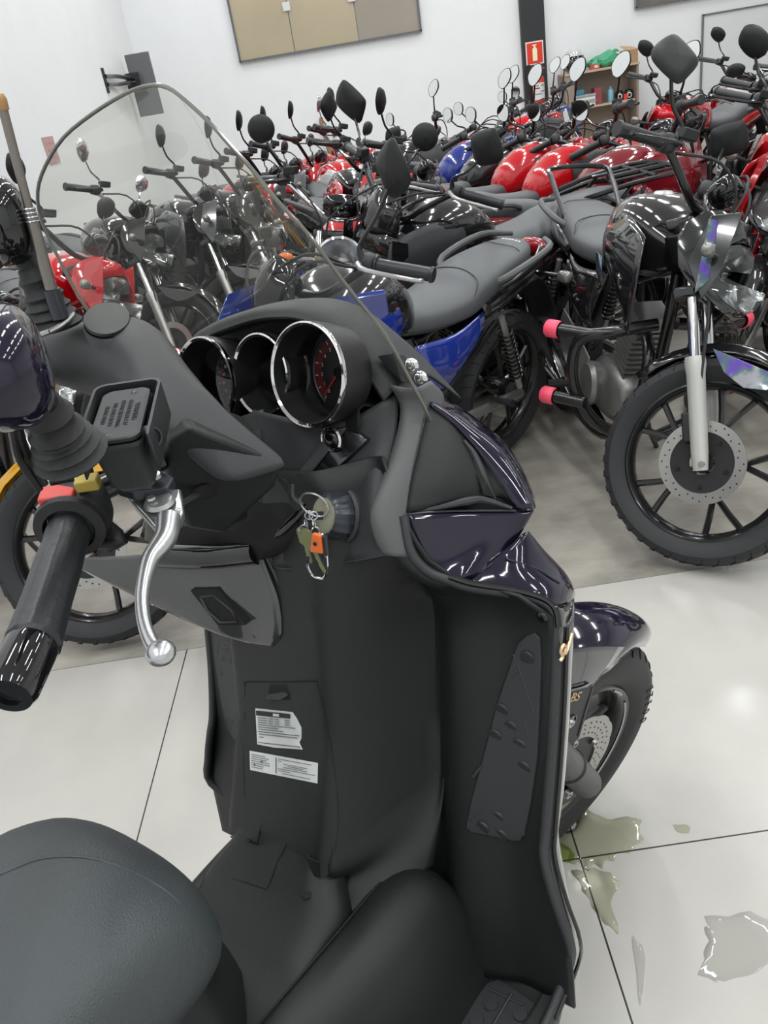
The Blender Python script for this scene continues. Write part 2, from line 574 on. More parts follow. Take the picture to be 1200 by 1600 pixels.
sg = thing('fire_extinguisher_sign', 'red square sign with a white extinguisher symbol on the black column', 'sign', (2.985, YB - 0.08, 1.28))
MB().box((2.985, YB - 0.086, 1.39), (0.235, 0.008, 0.27)).build('sign_plate', mat('sign_white', (0.75, 0.72, 0.70), 0.4), sg, smooth=False)
MB().box((2.985, YB - 0.091, 1.39), (0.205, 0.006, 0.24)).build('sign_field', mat('sign_red', (0.66, 0.035, 0.012), 0.4), sg, smooth=False)
sy = MB().prism([(2.955, YB - 0.094, 1.30), (3.015, YB - 0.094, 1.30), (3.015, YB - 0.094, 1.43), (3.005, YB - 0.094, 1.45), (2.995, YB - 0.094, 1.455), (2.995, YB - 0.094, 1.475), (3.012, YB - 0.094, 1.475), (3.012, YB - 0.094, 1.487), (2.955, YB - 0.094, 1.487), (2.96, YB - 0.094, 1.475), (2.975, YB - 0.094, 1.473), (2.975, YB - 0.094, 1.455), (2.96, YB - 0.094, 1.445), (2.955, YB - 0.094, 1.43)], (0, -0.003, 0))
sy.build('sign_symbol', mat('sign_cream', (0.8, 0.78, 0.55), 0.4), sg, smooth=False)

ex = thing('fire_extinguisher', 'red fire extinguisher with a white label hanging on the black column', 'fire extinguisher', (2.99, YB - 0.16, 0.74))
exr = mat('extinguisher_red', (0.62, 0.03, 0.02), 0.25, coat=0.5)
MB().lathe([(0.001, 0), (0.07, 0.0), (0.078, 0.012), (0.078, 0.33), (0.07, 0.365), (0.04, 0.395), (0.022, 0.405), (0.022, 0.425)], (2.99, YB - 0.17, 0.74), (0, 0, 1), 24, True).build('cylinder_body', exr, ex)
lb = MB().grid([[(2.99 + 0.0795 * math.sin(a), YB - 0.17 - 0.0795 * math.cos(a), z) for a in [R(-75 + 10 * i) for i in range(16)]] for z in (0.84, 1.04)])
lbo = lb.build('label_wrap', M['white_label'], ex)
for i, (z, a0, a1, mm) in enumerate(((1.0, -60, -10, 'ink_grey'), (0.97, -60, 0, 'lamp_red'), (0.93, 5, 50, 'ink_grey'), (0.90, -50, 20, 'ink_grey'), (1.0, 10, 45, 'ink_grey'))):
    MB().grid([[(2.99 + 0.0803 * math.sin(a), YB - 0.17 - 0.0803 * math.cos(a), z + dz) for a in [R(a0 + (a1 - a0) * k / 6) for k in range(7)]] for dz in (0, 0.014)]).build('label_print', M[mm], lbo)
MB().tube([(2.99, YB - 0.17, 1.16), (2.99, YB - 0.17, 1.19)], 0.018, 12, 1).tube([(2.985, YB - 0.17, 1.19), (2.95, YB - 0.18, 1.225), (2.91, YB - 0.19, 1.23)], 0.008, 8).tube([(2.99, YB - 0.17, 1.195), (3.04, YB - 0.17, 1.205), (3.08, YB - 0.18, 1.2)], 0.008, 8).build('valve_lever', exr, ex)
MB().tube([(2.97, YB - 0.17, 1.19), (2.88, YB - 0.15, 1.26), (2.83, YB - 0.13, 1.2), (2.86, YB - 0.13, 1.12), (2.94, YB - 0.15, 1.10)], 0.009, 8, 6).build('hose', M['rubber'], ex)

tv = thing('wall_television', 'grey back of a flat television turned out on a black wall arm', 'television', (-2.12, 10.0, 1.8))
MB().box((-1.95, 11.0, 1.76), (0.29, 0.045, 0.66)).build('television_panel', paint('grey'), tv, bevel=0.01)
MB().box((XL + 0.01, 9.9, 1.82), (0.02, 0.06, 0.24)).tube([(XL + 0.02, 9.9, 1.86), (-2.10, 10.3, 1.86), (-2.05, 10.97, 1.84)], 0.022, 8, 1).tube([(XL + 0.02, 9.9, 1.78), (-2.10, 10.3, 1.78), (-2.05, 10.97, 1.80)], 0.022, 8, 1).box((-2.06, 10.96, 1.82), (0.16, 0.03, 0.16)).build('wall_arm', M['frame_black'], tv)

po = thing('wall_notice', 'small faded pink notice stuck on the left wall', 'notice', (XL, 7.25, 1.18))
MB().box((XL + 0.003, 7.27, 1.29), (0.006, 0.30, 0.20)).build('notice_sheet', mat('faded_pink_paper', (0.56, 0.36, 0.34), 0.6, var=0.4, vscale=14), po, smooth=False)
for i in range(3):
    MB().box((XL + 0.0066, 7.27, 1.34 - 0.05 * i), (0.001, 0.2, 0.012)).build('notice_line', mat('faded_print', (0.42, 0.2, 0.2), 0.6), po, smooth=False)

# shelf unit
sx0, sx1, sy0, sy1 = 3.30, 4.27, 11.62, 11.97
sh = thing('shelf_unit', 'taupe laminate shelf unit against the back wall beside the black column', 'shelf', (3.78, 11.8, 0))
MB().box((sx0 + 0.05, (sy0 + sy1) / 2, 0.53), (0.12, sy1 - sy0, 1.06)).build('side_panel', M['wood'], sh, bevel=0.003)
MB().box((sx1 - 0.014, (sy0 + sy1) / 2, 0.53), (0.028, sy1 - sy0, 1.06)).build('side_panel', M['wood'], sh, bevel=0.003)
MB().box(((sx0 + sx1) / 2, (sy0 + sy1) / 2, 1.075), (sx1 - sx0 + 0.02, sy1 - sy0 + 0.02, 0.028)).build('top_panel', M['wood_edge'], sh, bevel=0.003)
MB().box(((sx0 + sx1) / 2, sy1 - 0.01, 0.53), (sx1 - sx0 - 0.04, 0.012, 1.04)).build('back_panel', M['wood'], sh, smooth=False)
for z in (0.655, 0.22):
    MB().box(((sx0 + sx1) / 2 + 0.03, (sy0 + sy1) / 2, z), (sx1 - sx0 - 0.15, sy1 - sy0 - 0.02, 0.024)).build('shelf_board', M['wood_edge'], sh, bevel=0.002)
he = thing('motorcycle_helmet', 'white and black full face helmet on top of the shelf unit', 'helmet', (3.46, 11.78, 1.09))
MB().ball((3.46, 11.80, 1.235), (0.125, 0.145, 0.145), seg=24, rings=16).build('helmet_shell', paint('white'), he)
MB().loft([(11.635, 3.45, 1.18, 0.07, 0.07, 2.6), (11.66, 3.45, 1.19, 0.10, 0.085, 2.6), (11.72, 3.46, 1.19, 0.125, 0.098, 2.4), (11.82, 3.46, 1.18, 0.13, 0.09, 2.4)], 22, 3).build('chin_bar', M['gloss'], he)
MB().grid([[(3.46 + 0.133 * math.sin(a), 11.795 - 0.155 * math.cos(a), z) for a in [R(-80 + 10 * i) for i in range(17)]] for z in (1.21, 1.24, 1.275)]).build('visor', M['gloss'], he, thick=0.004)
bg = thing('green_plastic_bag', 'crumpled green plastic bag lying on top of the shelf unit', 'bag', (3.86, 11.78, 1.09))
bb = MB().ball((3.86, 11.78, 1.155), (0.24, 0.13, 0.075), seg=40, rings=20)
for p in bb.v:
    q = p - Vector((3.86, 11.78, 1.155))
    f = 1 + 0.13 * math.sin(q.x * 38 + q.z * 20) * math.cos(q.y * 40 + 1) + 0.10 * math.sin(q.x * 17 + 2) + 0.05 * random.uniform(-1, 1)
    p.x = 3.86 + q.x * f
    p.y = 11.78 + q.y * f
    p.z = max(1.091, 1.155 + q.z * f + 0.06 * math.exp(-((q.x - 0.08) / 0.07) ** 2) * (q.z > 0))
bb.build('bag_body', mat('green_film', (0.05, 0.34, 0.17), 0.35, coat=0.3), bg)
MB().tube([(3.93, 11.76, 1.22), (4.0, 11.75, 1.265), (4.05, 11.74, 1.25)], [0.03, 0.022, 0.006], 8).build('bag_handle', mat('green_film_edge', (0.06, 0.36, 0.19), 0.35), bg)
cb = thing('cardboard_box', 'small tan cardboard box on the right end of the shelf top', 'box', (4.19, 11.76, 1.09))
MB().box((4.19, 11.76, 1.165), (0.17, 0.2, 0.15)).build('box_body', mat('cardboard', (0.42, 0.26, 0.14), 0.7, var=0.3), cb, bevel=0.003)
MB().add([(4.105, 11.66, 1.24), (4.275, 11.66, 1.24), (4.275, 11.66, 1.245), (4.08, 11.80, 1.30), (4.275, 11.86, 1.27)], [(0, 1, 4, 3)]).build('box_flap', mat('cardboard_flap', (0.48, 0.31, 0.18), 0.7), cb, thick=0.004, smooth=False)
rb = thing('red_packet', 'small red and white packet at the front edge of the shelf top', 'packet', (3.70, 11.67, 1.09))
MB().box((3.70, 11.66, 1.115), (0.12, 0.06, 0.05)).build('packet_body', mat('packet_red', (0.6, 0.06, 0.03), 0.4), rb, bevel=0.004)
MB().box((3.71, 11.628, 1.118), (0.05, 0.004, 0.03)).build('packet_print', M['white_label'], rb, smooth=False)
def prop_box(name, label, cat, c, s, m, bev=0.004):
    o = MB().box((0, 0, s[2] / 2), s).build(name, m, bevel=bev)
    o.location = c
    return tag(o, label, cat)
prop_box('parts_box', 'small blue box on the top of the paper stack in the shelf', 'box', (3.50, 11.74, 0.815), (0.12, 0.12, 0.06), mat('box_blue', (0.05, 0.20, 0.33), 0.4))
for i in range(4):
    prop_box('paper_ream', ['thick white paper pack at the bottom of the stack in the shelf', 'grey paper pack second from the bottom in the shelf stack', 'white paper pack third from the bottom in the shelf stack', 'thin grey paper pack under the small blue box in the shelf'][i], 'paper pack', (3.56 + 0.01 * (i % 2), 11.76, 0.667 + 0.037 * i), (0.28, 0.2, 0.034), [M['white_label'], paint('silver'), M['white_label'], paint('silver')][i])
prop_box('catalogue_box', 'upright red and pink carton beside the paper stack in the shelf', 'carton', (3.745, 11.75, 0.667), (0.1, 0.14, 0.2), mat('carton_red', (0.40, 0.07, 0.09), 0.5, var=0.6, vscale=25))
bo = MB().lathe([(0.001, 0), (0.035, 0), (0.038, 0.01), (0.038, 0.13), (0.03, 0.15), (0.014, 0.16), (0.014, 0.185)], (0, 0, 0), (0, 0, 1), 18, True).build('spray_bottle', mat('pale_blue_bottle', (0.20, 0.42, 0.52), 0.3))
bo.location = (3.93, 11.74, 0.667)
tag(bo, 'pale blue bottle standing in the middle of the shelf', 'bottle')
for i, (lx, lab) in enumerate(((4.05, 'black machine part with a white ring left in the shelf corner'), (4.18, 'black machine part with a white ring in the right shelf corner'))):
    mp = thing('machine_part', lab, 'machine part', (lx, 11.76, 0.667))
    MB().ball((lx, 11.76, 0.727), (0.055, 0.06, 0.06), seg=14, rings=8, ex=0.7).build('part_body', M['gloss'], mp)
    MB().lathe([(0.022, 0), (0.034, 0.004), (0.034, 0.012), (0.022, 0.016)], (lx - 0.01, 11.70, 0.715), (0, -1, 0.1), 16).build('white_ring', M['white_plastic'], mp)
prop_box('red_can', 'small red can between the two black machine parts', 'can', (4.115, 11.70, 0.667), (0.05, 0.05, 0.07), exr)
cr_ = thing('black_chair_back', 'black mesh back of a chair standing near the shelf unit', 'chair', (4.7, 11.5, 0.0))
MB().patch([[(4.48, 11.5, 0.30), (4.72, 11.47, 0.29), (4.95, 11.5, 0.28)], [(4.47, 11.5, 0.45), (4.72, 11.46, 0.45), (4.96, 11.5, 0.43)], [(4.47, 11.52, 0.60), (4.72, 11.49, 0.62), (4.95, 11.52, 0.58)]]).build('backrest', M['plastic_grey'], cr_, thick=0.015)
MB().tube([(4.48, 11.49, 0.30), (4.47, 11.5, 0.60), (4.72, 11.48, 0.63), (4.95, 11.51, 0.58), (4.95, 11.49, 0.28)], 0.012, 8, 3).build('backrest_frame', M['frame_black'], cr_)
MB().tube([(4.72, 11.52, 0.55), (4.72, 11.56, 0.2), (4.72, 11.5, 0.05)], 0.02, 8).build('spine', M['frame_black'], cr_)
MB().box((4.72, 11.25, 0.42), (0.44, 0.42, 0.05)).build('seat', M['plastic'], cr_, bevel=0.02)
for k in range(5):
    a = R(72 * k + 10)
    MB().tube([(4.72, 11.35, 0.10), (4.72 + 0.27 * math.cos(a), 11.35 + 0.27 * math.sin(a), 0.045)], [0.022, 0.014], 8, 1).ball((4.72 + 0.27 * math.cos(a), 11.35 + 0.27 * math.sin(a), 0.024), 0.024, seg=10, rings=6).build('leg', M['frame_black'], cr_)
st = MB().tube([(0.15, 11.93, 0.0), (0.12, 11.9, 0.5), (0.085, 11.9, 0.82), (0.06, 11.93, 1.0), (0.07, 11.93, 1.07)], [0.035, 0.035, 0.032, 0.028, 0.022], 10, 4).build('wooden_stick', mat('varnished_wood', (0.34, 0.17, 0.07), 0.4, var=0.4))
tag(st, 'curved brown wooden stick leaning upright against the back wall', 'stick')

# liquid on the tiles by the front wheel
def puddle(pts, z, name, m, label, cat):
    P = cr([(x, y, z) for x, y in pts] + [(*pts[0], z)], 5)[:-1]
    n = len(P)
    c = sum(P, Vector()) / n
    P = [c + (p - c) * (1 + 0.10 * math.sin(i * 1.9) + 0.06 * math.sin(i * 4.3 + 1)) for i, p in enumerate(P)]
    rows = [[c + (p - c) * k + Vector((0, 0, h)) for p in P] for k, h in ((1.0, 0.0), (0.96, 0.0012), (0.6, 0.0016), (0.01, 0.0016))]
    return tag(MB().grid(rows, cu=True).build(name, m), label, cat)

# ------------------------------------------------------------------ the scooter
# its own frame: x to the rider's right, y forward, z up; parked on the side stand, leaning left
SO_ = Vector((-0.116, 0.722, 0.0))
PHI, LEAN = R(42.0), R(8.5)
_h = Vector((math.sin(PHI), math.cos(PHI), 0))
_r = Vector((math.cos(PHI), -math.sin(PHI), 0))
_u = Vector((0, 0, 1))
SAX = _r * math.cos(LEAN) + _u * math.sin(LEAN)
SAZ = -_r * math.sin(LEAN) + _u * math.cos(LEAN)
def lx(p):
    return SO_ + SAX * p[0] + _h * p[1] + SAZ * p[2]
def ldir(p):
    return SAX * p[0] + _h * p[1] + SAZ * p[2]
# steering frame: turned to the right about the raked steering axis
RK = R(27)
STQ = Quaternion(Vector((0, -math.sin(RK), math.cos(RK))), R(-35))
def sx_(p):
    q = STQ @ Vector(p)
    return lx((q.x, q.y, q.z + 1.08))
# front wheel frame
WC = Vector((0.203, 1.053, 0.269))
_ps, _le = 0.999, -0.209
WN = Vector((math.cos(_ps) * math.cos(_le), -math.sin(_ps) * math.cos(_le), math.sin(_le)))
WH = Vector((math.sin(_ps), math.cos(_ps), 0))
WU = WN.cross(WH)
def wx(p):
    return WC + WN * p[0] + WH * p[1] + WU * p[2]

def _lerp(tab, z):
    tab = sorted(tab)
    if z <= tab[0][0]:
        return tab[0][1]
    for (a, b), (c, d) in zip(tab, tab[1:]):
        if z <= c:
            return b + (d - b) * (z - a) / (c - a)
    return tab[-1][1]
def _sm(t):
    t = max(0.0, min(1.0, t))
    return t * t * (3 - 2 * t)
T_TAB = [(1.0, 0.13), (0.95, 0.12), (0.87, 0.078), (0.78, 0.05), (0.67, 0.014), (0.57, -0.045), (0.535, -0.070), (0.522, -0.066), (0.50, 0.0), (0.45, 0.05)]
S_TAB = [(1.0, 0.165), (0.95, 0.162), (0.86, 0.155), (0.82, 0.175), (0.775, 0.188), (0.66, 0.145), (0.557, 0.105), (0.48, 0.078), (0.415, 0.055), (0.30, 0.03)]
X_TAB = [(0.97, 0.165), (0.93, 0.19), (0.86, 0.225), (0.835, 0.25), (0.815, 0.30), (0.785, 0.33), (0.557, 0.32), (0.415, 0.345), (0.30, 0.342)]
def shield_y(x, z):
    a = abs(x)
    t, s = _lerp(T_TAB, z), _lerp(S_TAB, z)
    y = t + (s + 0.008 - t) * _sm((a - 0.085) / 0.075)
    return y - 0.024 * _sm((a - 0.155) / 0.045) + 0.02 * _sm((a - 0.2) / 0.08)

sco = thing('scooter', 'large matte black maxi scooter with tall clear windscreen in the foreground', 'scooter', SO_)

# leg shield with the central tunnel
zs = [0.99, 0.955, 0.93, 0.90, 0.875, 0.85, 0.83, 0.815, 0.80, 0.785, 0.76, 0.73, 0.70, 0.67, 0.64, 0.61, 0.58, 0.555, 0.53, 0.51, 0.49, 0.47, 0.45, 0.43, 0.41, 0.39, 0.37, 0.35, 0.335, 0.32]
us = [k / 40 for k in range(-40, 41)]
rows = []
for z in zs:
    ex_ = _lerp(X_TAB, z)
    row = []
    for u in us:
        x = u * ex_
        zz = z
        y = shield_y(x, z)
        row.append((x, y, zz))
    rows.append(row)
MB().grid(rows).build('leg_shield', M['plastic'], sco, lx, thick=0.004)

edge = [(0.1900, 0.1479, 0.9270), (0.1980, 0.1353, 0.8879), (0.2120, 0.1382, 0.8623), (0.2300, 0.1479, 0.8468), (0.2500, 0.1593, 0.8330), (0.2850, 0.1863, 0.8126), (0.3120, 0.1995, 0.7970), (0.3260, 0.1992, 0.7847), (0.3300, 0.1918, 0.7658), (0.3270, 0.1591, 0.6852), (0.3220, 0.1300, 0.6126), (0.3180, 0.0965, 0.5422), (0.3200, 0.0796, 0.5137), (0.3330, 0.0640, 0.4684), (0.3450, 0.0553, 0.4146), (0.3284, 0.0602, 0.3550), (0.3200, 0.0034, 0.3204), (0.315, -0.08, 0.318), (0.29, -0.30, 0.315), (0.25, -0.8, 0.32)]
def mx(P):
    return [(-p[0] * (1 if p[2] > 0.36 else 0.80), p[1], p[2]) for p in P]
def offs(P, d):
    return [(p[0] + d[0], p[1] + d[1], p[2] + d[2]) for p in P]
for sgn in (1, -1):
    E_ = edge if sgn > 0 else mx(edge)
    MB().tube(E_, 0.0065, 10, 4).build('shield_edge_trim', M['plastic_grey'], sco, lx)
    q = [(sgn * d[0], d[1], d[2]) for d in ((0.002, 0.004, 0), (0.005, 0.012, 0), (0.005, 0.025, 0), (-0.004, 0.05, -0.002), (-0.03, 0.09, -0.005), (-0.08, 0.14, -0.01))]
    e2 = cr(E_[8:], 3)
    MB().patch([[Vector(p) + Vector(d) * max(0.3, min(1, (p[2] - 0.36) / 0.2)) for d in q] for p in e2], 3, 1).build('side_fairing', M['gloss_grey'], sco, lx, thick=0.003)
MB().tube(offs(edge[3:9], (0.004, -0.001, 0.006)), 0.004, 8, 4).tube(offs(edge[8:17], (0.009, 0.010, 0.0)), 0.0025, 8, 4).build('shield_gloss_line', M['gloss'], sco, lx)

# grooves and panel seams on the tunnel
def seam(P, r=0.0013, name='panel_seam', m='seam', sm=4):
    return MB().tube(P, r, 6, sm, True).build(name, M[m], sco, lx)
seam([(-0.0646, 0.0273, 0.7167), (-0.0601, 0.0289, 0.7209), (0.0084, 0.0332, 0.7340), (0.0714, 0.0372, 0.7470), (0.0777, 0.0365, 0.7442), (0.0852, 0.0262, 0.7126), (0.0915, 0.0125, 0.6652), (0.0982, -0.0066, 0.6171), (0.1001, -0.0213, 0.5839), (0.1001, -0.0382, 0.5574), (0.1000, -0.0522, 0.5367)])
seam([(-0.0646, 0.0273, 0.7167), (-0.0729, 0.0119, 0.6697), (-0.0695, -0.0143, 0.6252), (-0.0606, -0.0397, 0.5822), (-0.0631, -0.0698, 0.5281)], 0.0008)
seam([(-0.3197, 0.0358, 0.3168), (-0.0480, -0.0715, 0.5352), (-0.0248, -0.0702, 0.5371)], 0.0015, sm=3)
seam([(-0.0248, -0.0702, 0.5371), (-0.0209, -0.0565, 0.5565), (-0.0048, -0.0484, 0.5678), (0.0191, -0.0446, 0.5740), (0.0398, -0.0458, 0.5717), (0.0508, -0.0506, 0.5645), (0.0502, -0.0586, 0.5534)], 0.0009)

# front face panel: latch and stickers
def decal(quad, name, m, parent, lift=0.0, th=0.0006, parts=1):
    P = [Vector(p) - Vector((0, lift, 0)) for p in quad]
    return MB().prism(P, (0, -th, 0)).build(name, M[m], parent, lx, smooth=False)
q1 = [(-0.0124, 0.0307, 0.7268), (0.0206, 0.0328, 0.7331), (0.0254, 0.0267, 0.7145), (-0.0203, 0.0242, 0.7067)]
decal(q1, 'latch_recess', 'seam', sco)
lt_ = MB().prism([(-0.0166, 0.0265, 0.7143), (0.0169, 0.0300, 0.7242), (0.0226, 0.0286, 0.7205), (0.0082, 0.0260, 0.7127), (-0.0201, 0.0247, 0.7084)], (0, -0.004, 0)).build('fuel_door_latch', M['plastic_grey'], sco, lx, bevel=0.0008)
stick1 = decal([(-0.0474, 0.0180, 0.6883), (0.0271, 0.0217, 0.6993), (0.0345, 0.0196, 0.6926), (0.0415, 0.0164, 0.6827), (0.0401, 0.0115, 0.6687), (0.0371, 0.0086, 0.6638), (0.0441, 0.0048, 0.6576), (-0.0098, -0.0006, 0.6483), (-0.0427, -0.0026, 0.6451)], 'warning_label', 'white_label', sco)
def bil(q, u, v):
    a = Vector(q[0]).lerp(Vector(q[1]), u)
    b_ = Vector(q[3]).lerp(Vector(q[2]), u)
    return a.lerp(b_, v)
def bar(q, u0, v0, u1, v1, name, m, parent, lift=0.0012):
    return MB().prism([bil(q, u0, v0) - Vector((0, lift, 0)), bil(q, u1, v0) - Vector((0, lift, 0)), bil(q, u1, v1) - Vector((0, lift, 0)), bil(q, u0, v1) - Vector((0, lift, 0))], (0, -0.0002, 0)).build(name, M[m], parent, lx, smooth=False)
Q1 = [(-0.0474, 0.0180, 0.6883), (0.0453, 0.0227, 0.7025), (0.0441, 0.0048, 0.6576), (-0.0427, -0.0026, 0.6451)]
bar(Q1, 0.02, 0.05, 0.76, 0.18, 'label_header', 'ink', stick1)
bar(Q1, 0.40, 0.08, 0.53, 0.15, 'label_print', 'white_label', stick1, 0.0015)
bar(Q1, 0.03, 0.62, 0.94, 0.635, 'label_rule', 'ink', stick1)
bar(Q1, 0.03, 0.925, 0.96, 0.94, 'label_rule', 'ink', stick1)
random.seed(3)
for k in range(6):
    v0 = 0.23 + 0.063 * k
    segs = [(0.05, 0.25), (0.28, 0.39), (0.42, 0.52), (0.64, 0.74)] if k < 3 else [(0.05, 0.45 - 0.03 * k + 0.25), (0.62, 0.86)] if k == 3 else [(0.05, 0.5 + 0.1 * (k - 4))]
    for a, b2 in segs:
        bar(Q1, a, v0, b2, v0 + 0.026, 'label_print', 'ink_grey', stick1)
bar(Q1, 0.06, 0.68, 0.90, 0.71, 'label_print', 'ink_grey', stick1)
bar(Q1, 0.06, 0.76, 0.16, 0.79, 'label_print', 'ink_grey', stick1)
Q2 = [(-0.0573, -0.0088, 0.6345), (0.0728, 0.0000, 0.6492), (0.0746, -0.0128, 0.6277), (-0.0530, -0.0214, 0.6130)]
stick2 = decal(Q2, 'caution_label', 'white_label', sco)
bar(Q2, 0.405, 0.10, 0.415, 0.88, 'label_rule', 'ink', stick2)
for k in range(7):
    bar(Q2, 0.03, 0.12 + 0.11 * k, 0.28 + 0.012 * random.uniform(-6, 8), 0.16 + 0.11 * k, 'label_print', 'ink_grey', stick2)
for k, (a, b2, v0) in enumerate(((0.44, 0.92, 0.12), (0.44, 0.49, 0.22), (0.44, 0.97, 0.60), (0.44, 0.62, 0.70), (0.50, 0.90, 0.82), (0.52, 0.86, 0.34), (0.52, 0.86, 0.50), (0.58, 0.80, 0.42))):
    bar(Q2, a, v0, b2, v0 + 0.03, 'label_print', 'ink_grey', stick2)
bar(Q2, 0.18, 0.40, 0.205, 0.50, 'label_print', 'ink', stick2)
bar(Q2, 0.07, 0.62, 0.09, 0.72, 'label_print', 'ink', stick2)

# foot pads with raised pips on both sides of the shield
pad = [(0.2826, 0.1802, 0.7482), (0.2948, 0.1842, 0.7587), (0.3052, 0.1859, 0.7639), (0.3118, 0.1839, 0.7585), (0.3130, 0.1746, 0.7329), (0.3106, 0.1553, 0.6822), (0.3064, 0.1328, 0.6227), (0.2973, 0.1117, 0.5684), (0.2874, 0.0967, 0.5269), (0.2810, 0.0931, 0.5172), (0.2705, 0.0916, 0.5151), (0.2194, 0.0776, 0.5209), (0.2138, 0.0782, 0.5266), (0.2199, 0.0894, 0.5539), (0.2350, 0.1141, 0.6052), (0.2552, 0.1491, 0.6772)]
pips = [(827, 1024, 9), (787, 1105, 8), (801, 1132, 8), (815, 1158, 9), (822, 1195, 9), (777, 1145, 8), (758, 1288, 8), (781, 1272, 8), (783, 1300, 6)]
pip_pts = [(0.2953, 0.1750, 0.7343), (0.2604, 0.1480, 0.6697), (0.2714, 0.1428, 0.6506), (0.2830, 0.1364, 0.6319), (0.2890, 0.1268, 0.6073), (0.2522, 0.1337, 0.6395), (0.2357, 0.0856, 0.5286), (0.2537, 0.0970, 0.5422), (0.2569, 0.0902, 0.5202)]
ribs = [[(0.2819, 0.1676, 0.7145), (0.2715, 0.1631, 0.7041), (0.2964, 0.1403, 0.6424)], [(0.2772, 0.1754, 0.7358), (0.2847, 0.1699, 0.7209), (0.3036, 0.1522, 0.6733)], [(0.2192, 0.0826, 0.5355), (0.2799, 0.1200, 0.5900)], [(0.2696, 0.1132, 0.5751), (0.2874, 0.0967, 0.5269)], [(0.2246, 0.1044, 0.5894), (0.2374, 0.1149, 0.6052)]]
for sgn in (1, -1):
    fx = (lambda p: (sgn * p[0], p[1], p[2]))
    po_ = [fx(p) for p in pad]
    pd = MB().prism(offs(po_, (0, 0.002, 0)), (0, -0.005, 0)).build('shield_foot_pad', M['pad'], sco, lx, bevel=0.0012)
    b_ = MB()
    for p in pip_pts:
        b_.lathe([(0.0095, 0.0), (0.0088, 0.0028), (0.0001, 0.0032)], offs([fx(p)], (0, -0.0025, 0))[0], (0, -1, 0), 16)
    for rb_ in ribs:
        b_.tube(offs([fx(p) for p in rb_], (0, -0.003, 0)), 0.0018, 6, 1)
    b_.build('pad_pips', M['pad'], pd, lx)
    MB().tube(offs(po_ + [po_[0]], (0, -0.001, 0)), 0.0015, 6, 1).build('pad_groove', M['seam'], pd, lx)
    s0 = Vector((0.3184, 0.1871, 0.7856))
    MB().ball((sgn * s0.x, s0.y - 0.001, s0.z), (0.007, 0.003, 0.007)).build('fixing_screw', M['gloss'], sco, lx)

# floor, tunnel wings and foot wells
for sgn in (1, -1):
    secs = []
    for y, k in ((0.060, 0.0), (0.045, 0.6), (0.02, 0.92), (-0.02, 1.0), (-0.08, 1.0), (-0.16, 1.0), (-0.28, 1.0), (-0.5, 1.0), (-0.8, 1.0)):
        xo = 0.0 if y > -0.1 else min(0.035, (-0.1 - y) * 0.15)
        top = 0.40 + 0.085 * k
        secs.append([(a * (1 if sgn > 0 else -0.72), y, z) for a, z in ((0.118 - xo * .3, top - 0.06), (0.120 - xo * .3, top - 0.012), (0.132 - xo * .4, top), (0.160 - xo, top + 0.004), (0.185 - xo, top - 0.012), (0.203 - xo, top - 0.045), (0.214 - xo, 0.352), (0.222 - xo, 0.32), (0.228 - xo, 0.295))])
    MB().patch(secs, 3, 4).build('tunnel_side_cover', M['plastic'], sco, lx, thick=0.003)
    sg0, sgn = sgn, (1 if sgn > 0 else -0.72)
    MB().tube([(sgn * 0.1325, 0.03, 0.475), (sgn * 0.131, -0.02, 0.487), (sgn * 0.128, -0.1, 0.487), (sgn * 0.118, -0.3, 0.487)], 0.0016, 6, 3).build('cover_seam', M['seam'], sco, lx)
    MB().tube([(sgn * 0.181, 0.03, 0.468), (sgn * 0.179, -0.04, 0.474), (sgn * 0.168, -0.2, 0.474), (sgn * 0.15, -0.4, 0.473)], 0.0010, 6, 3).build('cover_seam', M['seam'], sco, lx)
    sgn = sg0
    MB().patch([[(x * (1 if sgn > 0 else -0.8), y, z + dz) for x, z in ((0.175, 0.308), (0.22, 0.308), (0.29, 0.308), (0.308, 0.312), (0.318, 0.318), (0.320, 0.30), (0.295, 0.22))] for y, dz in ((0.055, 0.04), (0.045, 0.012), (0.02, 0.002), (-0.06, 0), (-0.2, 0), (-0.4, 0), (-0.8, 0.01))], 3, 3).build('floorboard', M['plastic'], sco, lx, thick=0.004)
    fp = MB().prism([(x * (1 if sgn > 0 else -0.8), y, 0.309) for x, y in ((0.226, 0.018), (0.236, 0.030), (0.300, 0.022), (0.304, 0.008), (0.294, -0.24), (0.205, -0.24), (0.215, -0.08))], (0, 0, 0.005)).build('floor_foot_pad', M['pad'], sco, lx, bevel=0.001)
    b_ = MB()
    for a, c in ((0.246, -0.004), (0.240, -0.030), (0.285, 0.002), (0.288, -0.030), (0.245, -0.055), (0.238, -0.085), (0.225, -0.12), (0.28, -0.07), (0.24, -0.17)):
        b_.lathe([(0.0095, 0.0), (0.0088, 0.0028), (0.0001, 0.003)], (a * (1 if sgn > 0 else -0.8), c, 0.314), (0, 0, 1), 16)
    b_.tube([(sgn * 0.262, 0.02, 0.315), (sgn * 0.262, -0.2, 0.315)], 0.002, 6, 1).tube([(sgn * 0.232, 0.012, 0.315), (sgn * 0.282, 0.014, 0.315)], 0.0015, 6, 1)
    b_.build('pad_pips', M['pad'], fp, lx)
for sgn in (1,):
    rws_ = []
    for k in range(11):
        t = k / 10
        row = []
        for x, ye in ((0.098, -0.080), (0.106, -0.074), (0.115, -0.066), (0.13, -0.045), (0.145, -0.020), (0.158, 0.010), (0.168, 0.045)):
            z = 0.565 - 0.092 * t
            row.append((x * sgn, shield_y(x, z) * (1 - t ** 2) - 0.0005 - 0.001 * (t > 0) + ye * t ** 2, z))
        rws_.append(row)
    MB().patch(rws_, 2, 2).build('shield_fillet', M['plastic'], sco, lx, thick=0.002)
